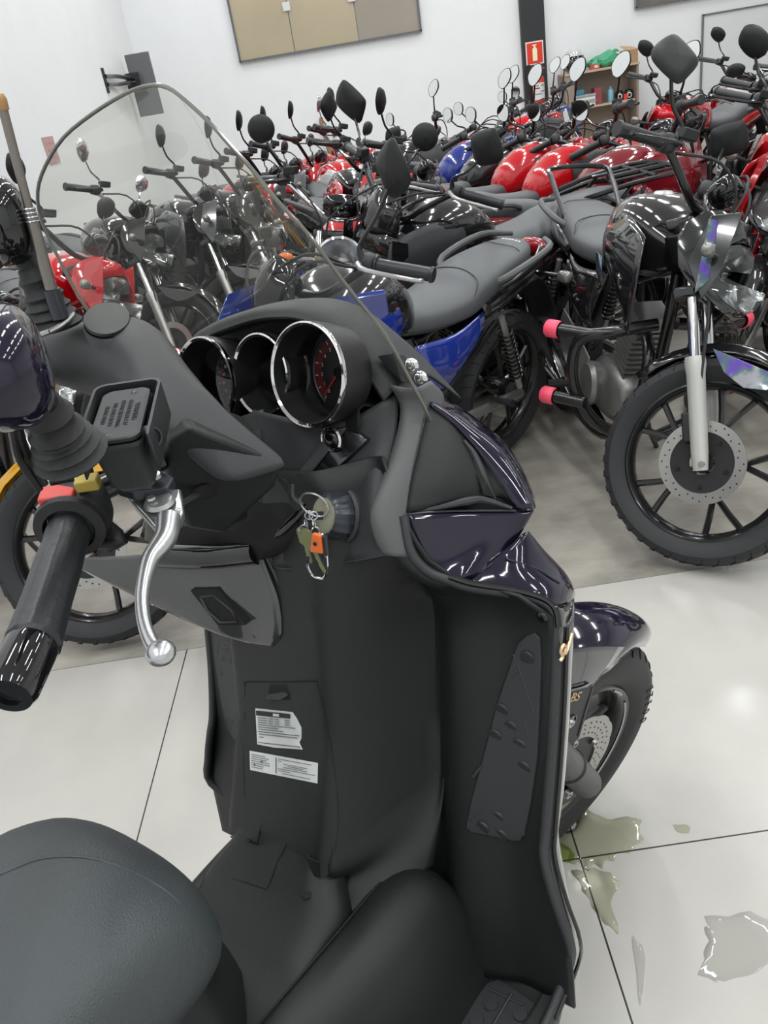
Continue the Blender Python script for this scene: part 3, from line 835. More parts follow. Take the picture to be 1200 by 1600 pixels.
# tunnel spine from the shield back under the seat
rows = []
for y, z in ((-0.02, 0.575), (-0.050, 0.556), (-0.073, 0.532), (-0.105, 0.506), (-0.15, 0.487), (-0.20, 0.479), (-0.3, 0.48), (-0.45, 0.485), (-0.7, 0.49)):
    hwk = 0.68 + 0.32 * _sm((-0.05 - y) / 0.07)
    rows.append([(x * hwk, y + (0.03 if abs(x) > 0.11 else 0), z - dz) for x, dz in ((-0.130, 0.09), (-0.125, 0.035), (-0.105, 0.008), (-0.06, 0), (0, 0), (0.06, 0), (0.105, 0.006), (0.125, 0.02), (0.130, 0.09))])
spm = MB().patch(rows, 3, 4)
spm.build('centre_spine', M['plastic'], sco, lx, thick=0.003)
shm = MB().add(spm.v, spm.f)
shm.grid([[(u * _lerp(X_TAB, z), shield_y(u * _lerp(X_TAB, z), z), z) for u in us] for z in zs])
tbv = BVHTree.FromPolygons([tuple(v) for v in shm.v], shm.f)
def on_spine(p):
    d = Vector((0, -0.6, 0.8))
    hit = tbv.ray_cast(Vector(p) + d * 0.15, -d)[0]
    return tuple((hit if hit else Vector(p)) + d * 0.0006)
seam([on_spine(p) for p in ((0.0292, -0.0436, 0.5320), (0.0661, -0.0443, 0.5280), (0.0903, -0.0443, 0.5260), (0.1138, -0.0384, 0.5200), (0.1500, -0.0441, 0.5100))], 0.0014)
seam([on_spine(p) for p in ((0.0292, -0.0436, 0.5320), (0.0189, -0.0594, 0.5100), (0.0169, -0.0923, 0.4950), (-0.0468, -0.1024, 0.4950))], 0.0014, sm=1)
MB().lathe([(0.0001, 0.002), (0.006, 0.002), (0.0075, 0)], on_spine((0.0787, -0.0732, 0.4970)), (0, 0, 1), 14).build('drain_hole', M['seam'], sco, lx)
# body under the seat and belly
MB().loft([(-0.19, 0, 0.47, 0.05, 0.08, 2.5), (-0.235, 0, 0.50, 0.105, 0.13, 2.6), (-0.30, 0, 0.50, 0.135, 0.17, 2.8), (-0.6, 0, 0.50, 0.16, 0.18, 3), (-1.05, 0, 0.58, 0.12, 0.12, 3), (-1.2, 0, 0.66, 0.04, 0.04, 2.5)], 28, 4).build('seat_base_cowl', M['plastic'], sco, lx)
MB().loft([(0.30, 0, 0.42, 0.05, 0.12, 3), (0.18, 0, 0.36, 0.16, 0.15, 3), (0.0, 0, 0.27, 0.24, 0.075, 3), (-0.5, 0, 0.27, 0.22, 0.08, 3), (-0.75, 0, 0.3, 0.12, 0.06, 3)], 24, 3).build('belly_pan', M['plastic'], sco, lx)

# seat
seat_mb = MB().loft([(-0.195, 0, 0.625, 0.035, 0.022, 2.2), (-0.203, 0, 0.630, 0.085, 0.045, 2.3), (-0.222, 0, 0.642, 0.128, 0.070, 2.5), (-0.26, 0, 0.655, 0.152, 0.088, 2.6), (-0.33, 0, 0.665, 0.163, 0.094, 2.8), (-0.5, 0, 0.668, 0.172, 0.090, 3), (-0.66, 0, 0.68, 0.178, 0.10, 3), (-0.8, 0, 0.73, 0.165, 0.10, 3), (-1.1, 0, 0.76, 0.12, 0.07, 2.6), (-1.2, 0, 0.76, 0.04, 0.03, 2.2)], 40, 4)
seat = seat_mb.build('seat', M['seat_vinyl'], sco, lx)
sbv = BVHTree.FromPolygons([tuple(v) for v in seat_mb.v], seat_mb.f)
def on_seat(p):
    hit = sbv.ray_cast(Vector((p[0], p[1], 1.2)), Vector((0, 0, -1)))[0]
    return (p[0], p[1], (hit.z if hit else p[2]) + 0.0002)
seat['_o'] = tuple(SO_)
MB().tube([on_seat(p) for p in ((-0.0264, -0.3353, 0.7520), (-0.0016, -0.2966, 0.7540), (0.0481, -0.2655, 0.7540), (0.1106, -0.2462, 0.7520), (0.1380, -0.2417, 0.7510))], [0.0016, 0.0016, 0.0016, 0.0014, 0.0003], 6, 4).build('seat_piping', M['seat_vinyl'], seat, lx)

# rear wheel and tail (behind the rider's view)
MB().lathe([(0.27, -0.03), (0.275, 0), (0.27, 0.03), (0.25, 0.065), (0.2, 0.07), (0.175, 0.06), (0.175, -0.06), (0.2, -0.07), (0.25, -0.065), (0.27, -0.03)], (0, -1.08, 0.275), (1, 0, 0), 48).build('rear_tyre', M['tyre'], sco, lx)
MB().lathe([(0.178, -0.055), (0.16, -0.05), (0.15, 0), (0.16, 0.05), (0.178, 0.055)], (0, -1.08, 0.275), (1, 0, 0), 48).tube([(0, -1.08, 0.11), (0, -1.08, 0.44)], 0.02, 8).tube([(0, -1.24, 0.275), (0, -0.92, 0.275)], 0.02, 8).build('rear_rim', M['frame_black'], sco, lx)
MB().tube([(-0.16, -0.15, 0.26), (-0.24, -0.2, 0.05), (-0.26, -0.215, 0.0)], 0.011, 8, 3).build('side_stand', M['frame_black'], sco, lx)

# instrument hood
hoodS = [(-0.1680, 0.2097, 1.1434), (-0.1450, 0.2146, 1.1532), (-0.0900, 0.2120, 1.1634), (-0.0200, 0.2154, 1.1690), (0.0300, 0.2128, 1.1680), (0.0650, 0.2147, 1.1626), (0.1000, 0.2164, 1.1474), (0.1300, 0.2196, 1.1129), (0.1500, 0.2273, 1.0754), (0.1620, 0.2302, 1.0540)]
inner = [(-0.1620, 0.2042, 1.1319), (-0.1400, 0.2115, 1.1403), (-0.0850, 0.2048, 1.1497), (-0.0200, 0.2098, 1.1568), (0.0300, 0.2054, 1.1568), (0.0620, 0.2070, 1.1513), (0.0920, 0.2088, 1.1369), (0.1180, 0.2115, 1.1035), (0.1360, 0.2171, 1.0690), (0.1500, 0.2156, 1.0402)]
back = [(p[0] * 1.05, p[1] + 0.10, p[2] - 0.055) for p in hoodS]
bk2 = [(p[0] * 0.98, p[1] + 0.065, p[2] - 0.012) for p in hoodS]
bk3 = [(p[0] * 1.0, p[1] + 0.03, p[2] - 0.001) for p in hoodS]
in2 = [(p[0] * 1.0, p[1] + 0.05, p[2] - 0.012) for p in inner]
MB().patch([back, bk2, bk3, hoodS, [(a[0] * .5 + b2[0] * .5, a[1] * .5 + b2[1] * .5 - 0.006, a[2] * .5 + b2[2] * .5) for a, b2 in zip(hoodS, inner)], inner, in2], 4, 4).build('instrument_hood', M['plastic_grey'], sco, lx, thick=0.003)
# surround behind the gauges
MB().patch([[(x * 0.97, y + 0.055, z - 0.012) for x, y, z in inner], [(x * 0.94, y + 0.058, z - 0.05) for x, y, z in inner], [(p[0] * 0.9, 0.195, 1.045) for p in inner], [(p[0] * 0.9, 0.175, 1.02) for p in inner]], 3, 4).build('gauge_backing', M['seam'], sco, lx, thick=0.002)

# gauges
M['lens_thin'] = glass_mat('gauge_lens', (0.97, 0.97, 0.97), 0.0)
def gauge(c, rad, kind):
    c = Vector(c)
    nrm = Vector((0, -0.957, 0.287))
    e1 = Vector((1, 0, 0))
    e2 = nrm.cross(e1) * -1
    if e2.z < 0:
        e2 = -e2
    g = MB().lathe([(rad - 0.0005, 0.001), (rad - 0.003, 0.0), (rad - 0.008, -0.035), (rad - 0.013, -0.062)], c, nrm, 48).lathe([(rad + 0.001, 0.001), (rad + 0.002, -0.008), (rad - 0.003, -0.05)], c, nrm, 48).build('gauge_pod', M['dial'], sco, lx)
    ring = MB().lathe([(rad - 0.0025, 0.0), (rad - 0.0005, 0.0032), (rad + 0.0016, 0.0022), (rad + 0.002, -0.002), (rad + 0.0005, -0.005)], c, nrm, 64).build('gauge_bezel', M['chrome'], g, lx)
    if kind != 'lcd':
        ring2 = MB().lathe([(rad - 0.0022, -0.001), (rad - 0.0055, -0.014)], c, nrm, 64).build('gauge_bezel', M['chrome'], g, lx) if False else None
    fc = c + nrm * -0.056
    if kind == 'lcd':
        MB().lathe([(0.0001, 0), (rad - 0.012, 0)], fc, nrm, 40).build('gauge_face', M['dial'], g, lx)
        MB().box(fc + nrm * 0.004 - e2 * 0.008, (rad * 1.15, 0.004, rad * 1.2), (e1, nrm, e2)).build('display', M['lcd'], g, lx, bevel=0.002)
    else:
        MB().lathe([(0.0001, 0), (rad - 0.013, 0)], fc, nrm, 48).build('gauge_face', M['dial'], g, lx)
        MB().lathe([(rad - 0.0155, 0.0012), (rad - 0.014, 0.0025), (rad - 0.0125, 0.0012)], fc, nrm, 48).build('gauge_inner_ring', M['gunmetal'], g, lx)
        def P(a, r_, h=0.001):
            return fc + nrm * h + (e1 * math.cos(a) + e2 * math.sin(a)) * r_
        a0, a1 = R(226), R(50)
        b_ = MB()
        b_.grid([[P(a0 + (a1 - a0) * k / 24, r_, 0.0006) for k in range(25)] for r_ in (rad - 0.027, rad - 0.016)])
        b_.build('dial_band', M['dial_red'], g, lx, smooth=False)
        b_ = MB()
        for k in range(9):
            a = a0 + (a1 - a0) * k / 8
            t = Vector((0, 0, 0)) + (e1 * -math.sin(a) + e2 * math.cos(a)) * 0.0006
            b_.add([P(a, rad - 0.0165) - t, P(a, rad - 0.0165) + t, P(a, rad - 0.021) + t, P(a, rad - 0.021) - t], [(0, 1, 2, 3)])
        b_.build('dial_ticks', M['dial_white'], g, lx, smooth=False)
        for k in range(7):
            a = a0 + (a1 - a0) * k / 8
            text_mesh(str(k if kind == 'tach' else k * 20), 0.0062, 0.0001, (lx(P(a, rad - 0.0285, 0.0012)), ldir(e1), ldir(e2)), 'dial_numeral', M['dial_white'], g)
        MB().lathe([(0.0001, 0.006), (0.006, 0.006), (0.007, 0.0)], fc, nrm, 20).build('needle_hub', M['gloss'], g, lx)
        a = a0 + (0.0 if kind != 'tach' else -0.03)
        MB().tube([fc + nrm * 0.004, P(a, rad - 0.020, 0.004)], [0.0011, 0.0005], 6, 1).build('needle', mat('needle_red', (0.75, 0.03, 0.03), 0.4), g, lx)
    MB().lathe([(0.0001, 0), (rad - 0.010, 0)], c + nrm * -0.030, nrm, 40).build('gauge_glass', M['lens_thin'], g, lx)
gauge((0.096, 0.158, 1.098), 0.0585, 'tach')
gauge((0.0, 0.172, 1.098), 0.050, 'lcd')
gauge((-0.096, 0.158, 1.098), 0.0585, 'speed')

# dash panel below the gauges
dp = [[(-0.0100, 0.1510, 1.0616), (0.0400, 0.1499, 1.0522), (0.0850, 0.1647, 1.0352), (0.1220, 0.1880, 1.0345), (0.1480, 0.2092, 1.0428), (0.1580, 0.2312, 1.0442)],
      [(-0.0100, 0.1424, 1.0309), (0.0450, 0.1418, 1.0205), (0.0850, 0.1577, 1.0068), (0.1220, 0.1815, 1.0062), (0.1480, 0.1961, 1.0103), (0.1600, 0.2117, 1.0117)],
      [(-0.0050, 0.1299, 1.0015), (0.0420, 0.1346, 0.9932), (0.0820, 0.1461, 0.9818), (0.1180, 0.1659, 0.9800), (0.1480, 0.1748, 0.9846), (0.1600, 0.1881, 0.9811)],
      [(0.0000, 0.1175, 0.9722), (0.0400, 0.1226, 0.9625), (0.0780, 0.1298, 0.9519), (0.1140, 0.1471, 0.9492), (0.1500, 0.1470, 0.9550), (0.1620, 0.1537, 0.9539)],
      [(0.0000, 0.1061, 0.9375), (0.0350, 0.1099, 0.9289), (0.0720, 0.1157, 0.9222), (0.1120, 0.1299, 0.9193), (0.1500, 0.1275, 0.9275), (0.1620, 0.1292, 0.9316)],
      [(-0.0000, 0.0946, 0.9025), (0.0280, 0.0903, 0.8965), (0.0700, 0.1037, 0.8912), (0.1100, 0.1201, 0.8922), (0.1500, 0.1248, 0.8994), (0.1650, 0.1237, 0.9056)],
      [(0.0050, 0.0847, 0.8862), (0.0300, 0.0822, 0.8830), (0.0720, 0.0969, 0.8809), (0.1120, 0.1136, 0.8828), (0.1550, 0.1204, 0.8895), (0.1700, 0.1236, 0.8917)],
      [(0.0080, 0.0823, 0.8823), (0.0350, 0.0759, 0.8799), (0.0760, 0.0912, 0.8775), (0.1170, 0.1067, 0.8802), (0.1600, 0.1155, 0.8868), (0.1740, 0.1198, 0.8892)]]
MB().patch(dp, 4, 4).build('dash_panel', M['plastic_grey'], sco, lx, thick=0.003)
MB().patch([mx(r) for r in dp], 4, 4).build('dash_panel', M['plastic_grey'], sco, lx, thick=0.003)
MB().tube([(0.0800, 0.1335, 0.9544), (0.0920, 0.1510, 0.9695), (0.1100, 0.1663, 0.9737), (0.1350, 0.1704, 0.9665), (0.1550, 0.1662, 0.9624)], [0.002, 0.005, 0.007, 0.006, 0.003], 8, 4).build('dash_arch', M['plastic'], sco, lx)

# hazard switch wedge
sw = MB().prism(offs([(0.1170, 0.1873, 1.0252), (0.1380, 0.1898, 1.0074), (0.0850, 0.1349, 0.9694), (0.0730, 0.1356, 0.9763)], (0, -0.010, 0)), (0, 0.03, -0.008)).build('switch_wedge', M['gloss'], sco, lx, bevel=0.0015)
sw = MB().prism(offs([(0.0860, 0.1509, 1.0098), (0.1010, 0.1632, 1.0266), (0.1160, 0.1836, 1.0251), (0.0730, 0.1337, 0.9798), (0.0630, 0.1292, 0.9876)], (0, -0.006, 0)), (0, 0.02, 0)).build('switch_panel', M['plastic_grey'], sco, lx, bevel=0.0012)
MB().ball((0.1010, 0.1591, 1.0177), (0.0125, 0.006, 0.0115), (Vector((1, 0, 0)), Vector((0, -1, 0)), Vector((0, 0, 1)))).build('hazard_button', M['gloss'], sw, lx)
MB().lathe([(0.0125, 0.0), (0.0145, 0.002), (0.0165, 0.0)], (0.1010, 0.1591, 1.0177), (0, -1, 0.2), 28).build('button_ring', M['chrome'], sw, lx)

# ignition barrel
ic = Vector((0.1040, 0.1353, 0.9298))
inn = Vector((-0.12, -0.90, 0.42)).normalized()
ig = MB().lathe([(0.036, -0.010), (0.036, 0.002), (0.033, 0.005), (0.0315, 0.004)], ic, inn, 40).build('ignition_surround', M['plastic_grey'], sco, lx)
MB().lathe([(0.0315, -0.004), (0.0315, 0.006), (0.0270, 0.024), (0.0235, 0.028), (0.022, 0.027)], ic, inn, 48, wob=lambda t: 1 + 0.025 * math.copysign(1, math.sin(t * 2 * PI * 16))).build('ignition_bezel', M['gunmetal'], ig, lx)
MB().lathe([(0.0001, 0.0285), (0.0195, 0.0285), (0.0225, 0.0262)], ic, inn, 32).build('lock_face', M['key_beige'], ig, lx)
MB().lathe([(0.0001, 0.0295), (0.0024, 0.0295), (0.0026, 0.0280)], ic + Vector((-0.006, 0, -0.016)), inn, 12).build('lock_mark', mat('yellow_dot', (0.75, 0.7, 0.03), 0.4), ig, lx)
# hanger strap and keys (a thing of its own, hung from the lock)
kc = ic + inn * 0.030
ks = thing('key_ring', 'key ring with green keys and orange tag hanging at the scooter ignition', 'keys', lx(kc))
A3 = (Vector((1, 0, 0)), inn, Vector((0, 0, 1)))
MB().box(kc + inn * 0.006, (0.004, 0.026, 0.011), A3).build('ignition_key', M['gunmetal'], ks, lx, bevel=0.001)
MB().tube([kc + inn * 0.02 + Vector((-0.004, 0, 0.012)), kc + inn * 0.018 + Vector((-0.014, -0.003, 0.024)), kc + inn * 0.012 + Vector((-0.018, 0.0, 0.040))], [0.006, 0.005, 0.004], 8).build('key_strap', M['rubber'], ks, lx)
def ringtube(c, rad, r, n, e1, e2, name, m, parent):
    return MB().tube([c + (e1 * math.cos(2 * PI * k / n) + e2 * math.sin(2 * PI * k / n)) * rad for k in range(n + 1)], r, 6, 1).build(name, M[m], parent, lx)
e1 = Vector((1, 0.25, 0)).normalized()
rc = Vector((0.1398, 0.0700, 0.9779))
ringtube(rc, 0.0165, 0.0011, 24, e1, Vector((0, -0.2, 1)).normalized(), 'split_ring', 'silver', ks)
for k, (px_) in enumerate(([(0.1308, 0.0660, 0.9667), (0.1233, 0.0640, 0.9569), (0.1182, 0.0620, 0.9503)], [(0.1377, 0.0660, 0.9664), (0.1369, 0.0640, 0.9578), (0.1372, 0.0620, 0.9493)])):
    for j, p in enumerate(px_):
        ringtube(Vector(p), 0.0048, 0.0009, 10, Vector((0.5, 0.8 * (-1) ** j, 0)).normalized(), Vector((0, 0, 1)), 'chain_link', 'silver', ks)
# green keys
def keyshape(top, L_, w_, ang, name, m, sh=1):
    t = Vector(top)
    d = Vector((math.sin(ang), 0, -math.cos(ang)))
    s_ = Vector((math.cos(ang), 0, math.sin(ang)))
    pr = []
    for a in range(0, 181, 20):
        pr.append(t + d * (w_ * 0.6) + s_ * w_ * math.cos(R(a)) - d * w_ * math.sin(R(a)) * 0.8)
    pr += [t + d * L_ * 0.42 - s_ * w_, t + d * L_ * 0.48 - s_ * w_ * 0.4]
    for k in range(5):
        pr.append(t + d * L_ * (0.55 + 0.08 * k) - s_ * w_ * (0.4 if k % 2 else 0.25))
    pr += [t + d * L_ * 0.98, t + d * L_ * 0.93 + s_ * w_ * 0.4, t + d * L_ * 0.48 + s_ * w_ * 0.4, t + d * L_ * 0.42 + s_ * w_]
    return MB().prism(pr, (0, 0.0018, 0)).build(name, M[m], ks, lx, smooth=False, bevel=0.0003)
keyshape((0.1168, 0.0600, 0.9520), 0.047, 0.0085, -0.10, 'hanging_key', 'key_brass')
keyshape((0.1276, 0.0550, 0.9539), 0.058, 0.0075, 0.16, 'hanging_key', 'key_brass')
tg = MB().prism([(0.1417, 0.0520, 0.9519), (0.1527, 0.0520, 0.9496), (0.1470, 0.0520, 0.9267), (0.1281, 0.0520, 0.9273)], (0, 0.005, 0)).build('orange_fob', M['key_orange'], ks, lx, bevel=0.0012)
MB().lathe([(0.0001, 0.0012), (0.0022, 0.001), (0.0024, 0.0)], (0.1422, 0.0512, 0.9396), (0, -1, 0), 12).build('fob_hole', M['seam'], ks, lx)
MB().tube([(0.1424, 0.0600, 0.9476), (0.1503, 0.0600, 0.9451), (0.1450, 0.0600, 0.9228), (0.1372, 0.0600, 0.9013), (0.1259, 0.0600, 0.8889), (0.1105, 0.0600, 0.8896), (0.1063, 0.0600, 0.9019), (0.1140, 0.0600, 0.9171)], 0.0018, 8, 4).build('snap_hook', M['chrome'], ks, lx)
MB().tube([(0.1537, 0.0580, 0.9464), (0.1471, 0.0580, 0.9233)], 0.0035, 8, 1).tube([(0.1412, 0.0600, 0.9158), (0.1343, 0.0600, 0.8967)], 0.003, 8, 1).build('hook_gate', M['gunmetal'], ks, lx)

# grey trim arm at the right of the dash (mirrored on the left)
armL = [(0.1580, 0.2248, 1.0586), (0.1600, 0.2280, 1.0253), (0.1600, 0.1907, 0.9841), (0.1620, 0.1471, 0.9555), (0.1620, 0.1268, 0.9370), (0.1650, 0.1213, 0.9111), (0.1700, 0.1216, 0.8928)]
armR = [(0.1850, 0.2309, 1.0494), (0.1850, 0.2465, 1.0219), (0.1870, 0.2118, 0.9911), (0.1890, 0.1722, 0.9565), (0.1900, 0.1498, 0.9284), (0.1940, 0.1398, 0.9034), (0.1980, 0.1366, 0.8821)]
mid = [tuple((Vector(a) * 0.5 + Vector(b2) * 0.5 + Vector((0, -0.012, 0.004)))) for a, b2 in zip(armL, armR)]
for sgn in (1, -1):
    f_ = (lambda P, d=(0, 0, 0): [(sgn * (p[0] + d[0]), p[1] + d[1], p[2] + d[2]) for p in P])
    MB().patch([f_(armL, (-0.002, 0.035, 0)), f_(armL), f_(mid), f_(armR), f_(armR, (0.001, 0.03, -0.002))], 4, 4).build('dash_side_arm', M['strip_grey'], sco, lx, thick=0.003)
    MB().patch([f_([(0.1680, 0.1256, 0.8963), (0.1780, 0.1302, 0.8734), (0.1900, 0.1390, 0.8479), (0.2100, 0.1553, 0.8274)]), f_([(0.1970, 0.1334, 0.8863), (0.2030, 0.1329, 0.8746), (0.2140, 0.1379, 0.8559), (0.2300, 0.1515, 0.8394)])], 3, 3).build('arm_foot', M['plastic_grey'], sco, lx, thick=0.003)
    # upper side fairing with the air duct
    innr = [(0.1870, 0.2467, 1.0226), (0.2030, 0.2539, 1.0014), (0.2250, 0.2569, 0.9713), (0.2500, 0.2527, 0.9363), (0.2700, 0.2452, 0.9032), (0.2770, 0.2441, 0.8899)]
    outr = [(0.1830, 0.2577, 1.0224), (0.2030, 0.2703, 1.0004), (0.2250, 0.2797, 0.9738), (0.2500, 0.2802, 0.9486), (0.2750, 0.2694, 0.9166), (0.2920, 0.2571, 0.8858)]
    md = [tuple(Vector(a) * .5 + Vector(b2) * .5 + Vector((0.004, -0.004, 0.003))) for a, b2 in zip(innr, outr)]
    outr2 = [(p[0] - 0.03, p[1] + 0.05, p[2] - 0.01) for p in outr]
    MB().patch([f_(innr, (-0.002, 0.012, 0)), f_(innr), f_(md), f_(outr), f_(outr2)], 4, 4).build('upper_fairing', M['purple'], sco, lx, thick=0.002)
    # matte duct panel between arm and fairing
    colA = [(0.1860, 0.2453, 1.0224), (0.1880, 0.2107, 0.9916), (0.1900, 0.1732, 0.9560), (0.1910, 0.1514, 0.9293)]
    colB = [(0.2000, 0.2460, 1.0047), (0.2150, 0.2186, 0.9760), (0.2200, 0.1925, 0.9477), (0.2200, 0.1782, 0.9205)]
    colC = [(0.2110, 0.2529, 0.9878), (0.2320, 0.2337, 0.9489), (0.2450, 0.2228, 0.9216), (0.2500, 0.2223, 0.9054)]
    colD = [(0.2240, 0.2588, 0.9688), (0.2480, 0.2521, 0.9341), (0.2680, 0.2450, 0.9016), (0.2760, 0.2431, 0.8904)]
    MB().patch([f_(colA), f_(colB, (0, 0.008, 0)), f_(colC, (0, 0.022, 0)), f_(colD, (0, 0.008, 0))], 4, 4).build('duct_panel', M['plastic'], sco, lx, thick=0.002)
    MB().tube(f_([(0.1910, 0.1583, 0.9249), (0.2210, 0.1806, 0.9235), (0.2400, 0.2046, 0.9197), (0.2500, 0.2225, 0.9128), (0.2750, 0.2379, 0.8955)]), [0.001, 0.003, 0.005, 0.004, 0.002], 8, 4).tube(f_([(0.2500, 0.2390, 0.9037), (0.2400, 0.2414, 0.9331), (0.2300, 0.2474, 0.9574), (0.2200, 0.2479, 0.9752)], (0, 0.004, 0)), [0.003, 0.006, 0.004, 0.002], 8, 4).build('duct_lip', M['plastic_grey'], sco, lx)
    MB().prism(f_([(0.2390, 0.2323, 0.9415), (0.2480, 0.2324, 0.9252), (0.2530, 0.2332, 0.9085), (0.2470, 0.2232, 0.9165)], (0, 0.006, 0)), (0, -0.001, 0)).build('duct_opening', M['seam'], sco, lx, smooth=False)
    MB().patch([f_([(0.1900, 0.1941, 0.9747), (0.2050, 0.2411, 0.9782), (0.2350, 0.2573, 0.9588), (0.2620, 0.2535, 0.9155)], (0, 0.03, 0)), f_([(0.1900, 0.1659, 0.9392), (0.2200, 0.1969, 0.9267), (0.2500, 0.2216, 0.9141), (0.2750, 0.2541, 0.8906)], (0, 0.028, 0)), f_([(0.2000, 0.1456, 0.9091), (0.2250, 0.1758, 0.8947), (0.2500, 0.2072, 0.8797), (0.2700, 0.2352, 0.8679)], (0, 0.026, 0))], 3, 3).build('duct_inner', M['seam'], sco, lx, thick=0.002)
    MB().tube(f_(colA), 0.0016, 6, 4).build('chrome_line', M['gunmetal'], sco, lx)
    # painted panel below the duct
    MB().patch([f_([(0.1910, 0.1499, 0.9260), (0.2200, 0.1795, 0.9174), (0.2480, 0.2129, 0.9026), (0.2770, 0.2411, 0.8898), (0.2910, 0.2567, 0.8842)]),
                f_([(0.1980, 0.1397, 0.9038), (0.2240, 0.1627, 0.8918), (0.2480, 0.1958, 0.8790), (0.2700, 0.2209, 0.8697), (0.2800, 0.2346, 0.8647)], (0, 0.006, 0)),
                f_([(0.2060, 0.1341, 0.8809), (0.2260, 0.1521, 0.8677), (0.2470, 0.1759, 0.8612), (0.2620, 0.1994, 0.8562), (0.2720, 0.2182, 0.8534)], (0, 0.008, 0)),
                f_([(0.2150, 0.1386, 0.8607), (0.2300, 0.1463, 0.8494), (0.2450, 0.1545, 0.8455), (0.2520, 0.1729, 0.8397), (0.2620, 0.1875, 0.8451)])], 4, 4).build('lower_fairing', M['purple'], sco, lx, thick=0.002)
    MB().tube(f_([(0.1910, 0.1516, 0.9268), (0.2210, 0.1786, 0.9187), (0.2490, 0.2119, 0.9040), (0.2780, 0.2399, 0.8913)]), 0.0012, 6, 3).build('fairing_seam', M['gunmetal'], sco, lx)
    # nose cheek
    MB().patch([f_([(0.2350, 0.1539, 0.8404), (0.2520, 0.1821, 0.8446), (0.2720, 0.2116, 0.8554), (0.2840, 0.2392, 0.8634), (0.2820, 0.2518, 0.8547)]),
                f_([(0.2500, 0.1602, 0.8351), (0.2680, 0.1877, 0.8346), (0.2860, 0.2127, 0.8374), (0.2930, 0.2468, 0.8376), (0.2880, 0.2675, 0.8255)], (0, -0.004, 0)),
                f_([(0.2720, 0.1756, 0.8217), (0.2900, 0.1949, 0.8184), (0.3040, 0.2216, 0.8144), (0.3030, 0.2664, 0.7992), (0.2960, 0.2895, 0.7829)], (0, -0.004, 0)),
                f_([(0.2970, 0.1930, 0.8076), (0.3120, 0.2023, 0.8039), (0.3190, 0.2251, 0.7952), (0.3150, 0.2582, 0.7831), (0.3060, 0.2818, 0.7611)]),
                f_([(0.3140, 0.2023, 0.7938), (0.3240, 0.2068, 0.7899), (0.3250, 0.2260, 0.7779), (0.3180, 0.2532, 0.7641), (0.3060, 0.2765, 0.7476)])], 4, 4).build('nose_cheek', M['purple'], sco, lx, thick=0.002)
    MB().tube(f_([(0.2750, 0.2112, 0.8491), (0.2800, 0.2087, 0.8459), (0.2970, 0.2309, 0.8246), (0.3150, 0.2466, 0.7964)], (0, -0.006, 0.001)), 0.0012, 6, 3).build('cheek_crease', M['gunmetal'], sco, lx)
    MB().patch([f_([(0.3300, 0.1995, 0.7929), (0.3330, 0.2096, 0.7852), (0.3250, 0.2421, 0.7722)]), f_([(0.3330, 0.1898, 0.7677), (0.3370, 0.1900, 0.7639), (0.3300, 0.2190, 0.7565)]), f_([(0.3320, 0.1804, 0.7431), (0.3350, 0.1850, 0.7494), (0.3300, 0.2055, 0.7432)])], 3, 3).build('lower_cheek', M['gloss_grey'], sco, lx, thick=0.002)
emb = MB()
for a, b2, rr in (((874, 1030), (876, 1018), 0.006), ((878, 1018), (882, 1006), 0.007), ((882, 1008), (888, 996), 0.006)):
    pass
emb.tube([(0.3400, 0.1700, 0.7407), (0.3410, 0.1754, 0.7432), (0.3400, 0.1754, 0.7501), (0.3410, 0.1816, 0.7547), (0.3410, 0.1855, 0.7485), (0.3410, 0.1802, 0.7433), (0.3410, 0.1875, 0.7453), (0.3400, 0.1980, 0.7503), (0.3390, 0.2061, 0.7534)], 0.0022, 6, 4).build('gold_emblem', M['gold'], sco, lx)

# front nose between the two sides
MB().loft([(0.22, 0, 0.90, 0.20, 0.10, 2.5), (0.30, 0, 0.86, 0.175, 0.12, 2.5), (0.38, 0, 0.80, 0.12, 0.12, 2.4), (0.45, 0, 0.74, 0.06, 0.09, 2.3), (0.48, 0, 0.71, 0.02, 0.04, 2.2)], 28, 4).build('front_cowl', M['purple'], sco, lx)
MB().patch([[(x, y, z) for x, y, z in ((-0.16, 0.26, 1.03), (-0.08, 0.33, 1.05), (0, 0.35, 1.055), (0.08, 0.33, 1.05), (0.16, 0.26, 1.03))], [(x, y, z) for x, y, z in ((-0.18, 0.30, 0.95), (-0.09, 0.38, 0.95), (0, 0.41, 0.95), (0.09, 0.38, 0.95), (0.18, 0.30, 0.95))], [(x, y, z) for x, y, z in ((-0.2, 0.28, 0.85), (-0.1, 0.37, 0.85), (0, 0.42, 0.84), (0.1, 0.37, 0.85), (0.2, 0.28, 0.85))]], 4, 4).build('upper_cowl', M['purple'], sco, lx, thick=0.003)

# windscreen
WL = [(-0.035, .148, 1.430), (-0.09, .137, 1.425), (-0.14, .123, 1.414), (-.175, .108, 1.393), (-.197, .098, 1.370), (-.213, .097, 1.34), (-.220, .102, 1.30), (-.214, .104, 1.25), (-.207, .112, 1.20), (-.205, .14, 1.13), (-.205, .18, 1.07), (-.19, .22, 1.0)]
WRR = [(0.005, .150, 1.427), (.037, .147, 1.417), (.065, .142, 1.397), (.098, .135, 1.368), (.122, .130, 1.342), (.143, .127, 1.318), (.163, .127, 1.285), (.183, .137, 1.245), (.198, .155, 1.185), (.208, .178, 1.13), (.206, .20, 1.075), (.19, .24, 1.0)]
rows = []
for k, (a, b2) in enumerate(zip(WL, WRR)):
    a, b2 = Vector(a), Vector(b2)
    bl = 0.085 * min(1, k / 8)
    rows.append([a.lerp(b2, (u + 1) / 2) + Vector((0, bl * (1 - u * u), 0)) for u in [q / 8 for q in range(-8, 9)]])
wsg = MB().patch(rows, 2, 3)
ws = wsg.build('windscreen', M['screen'], sco, lx)
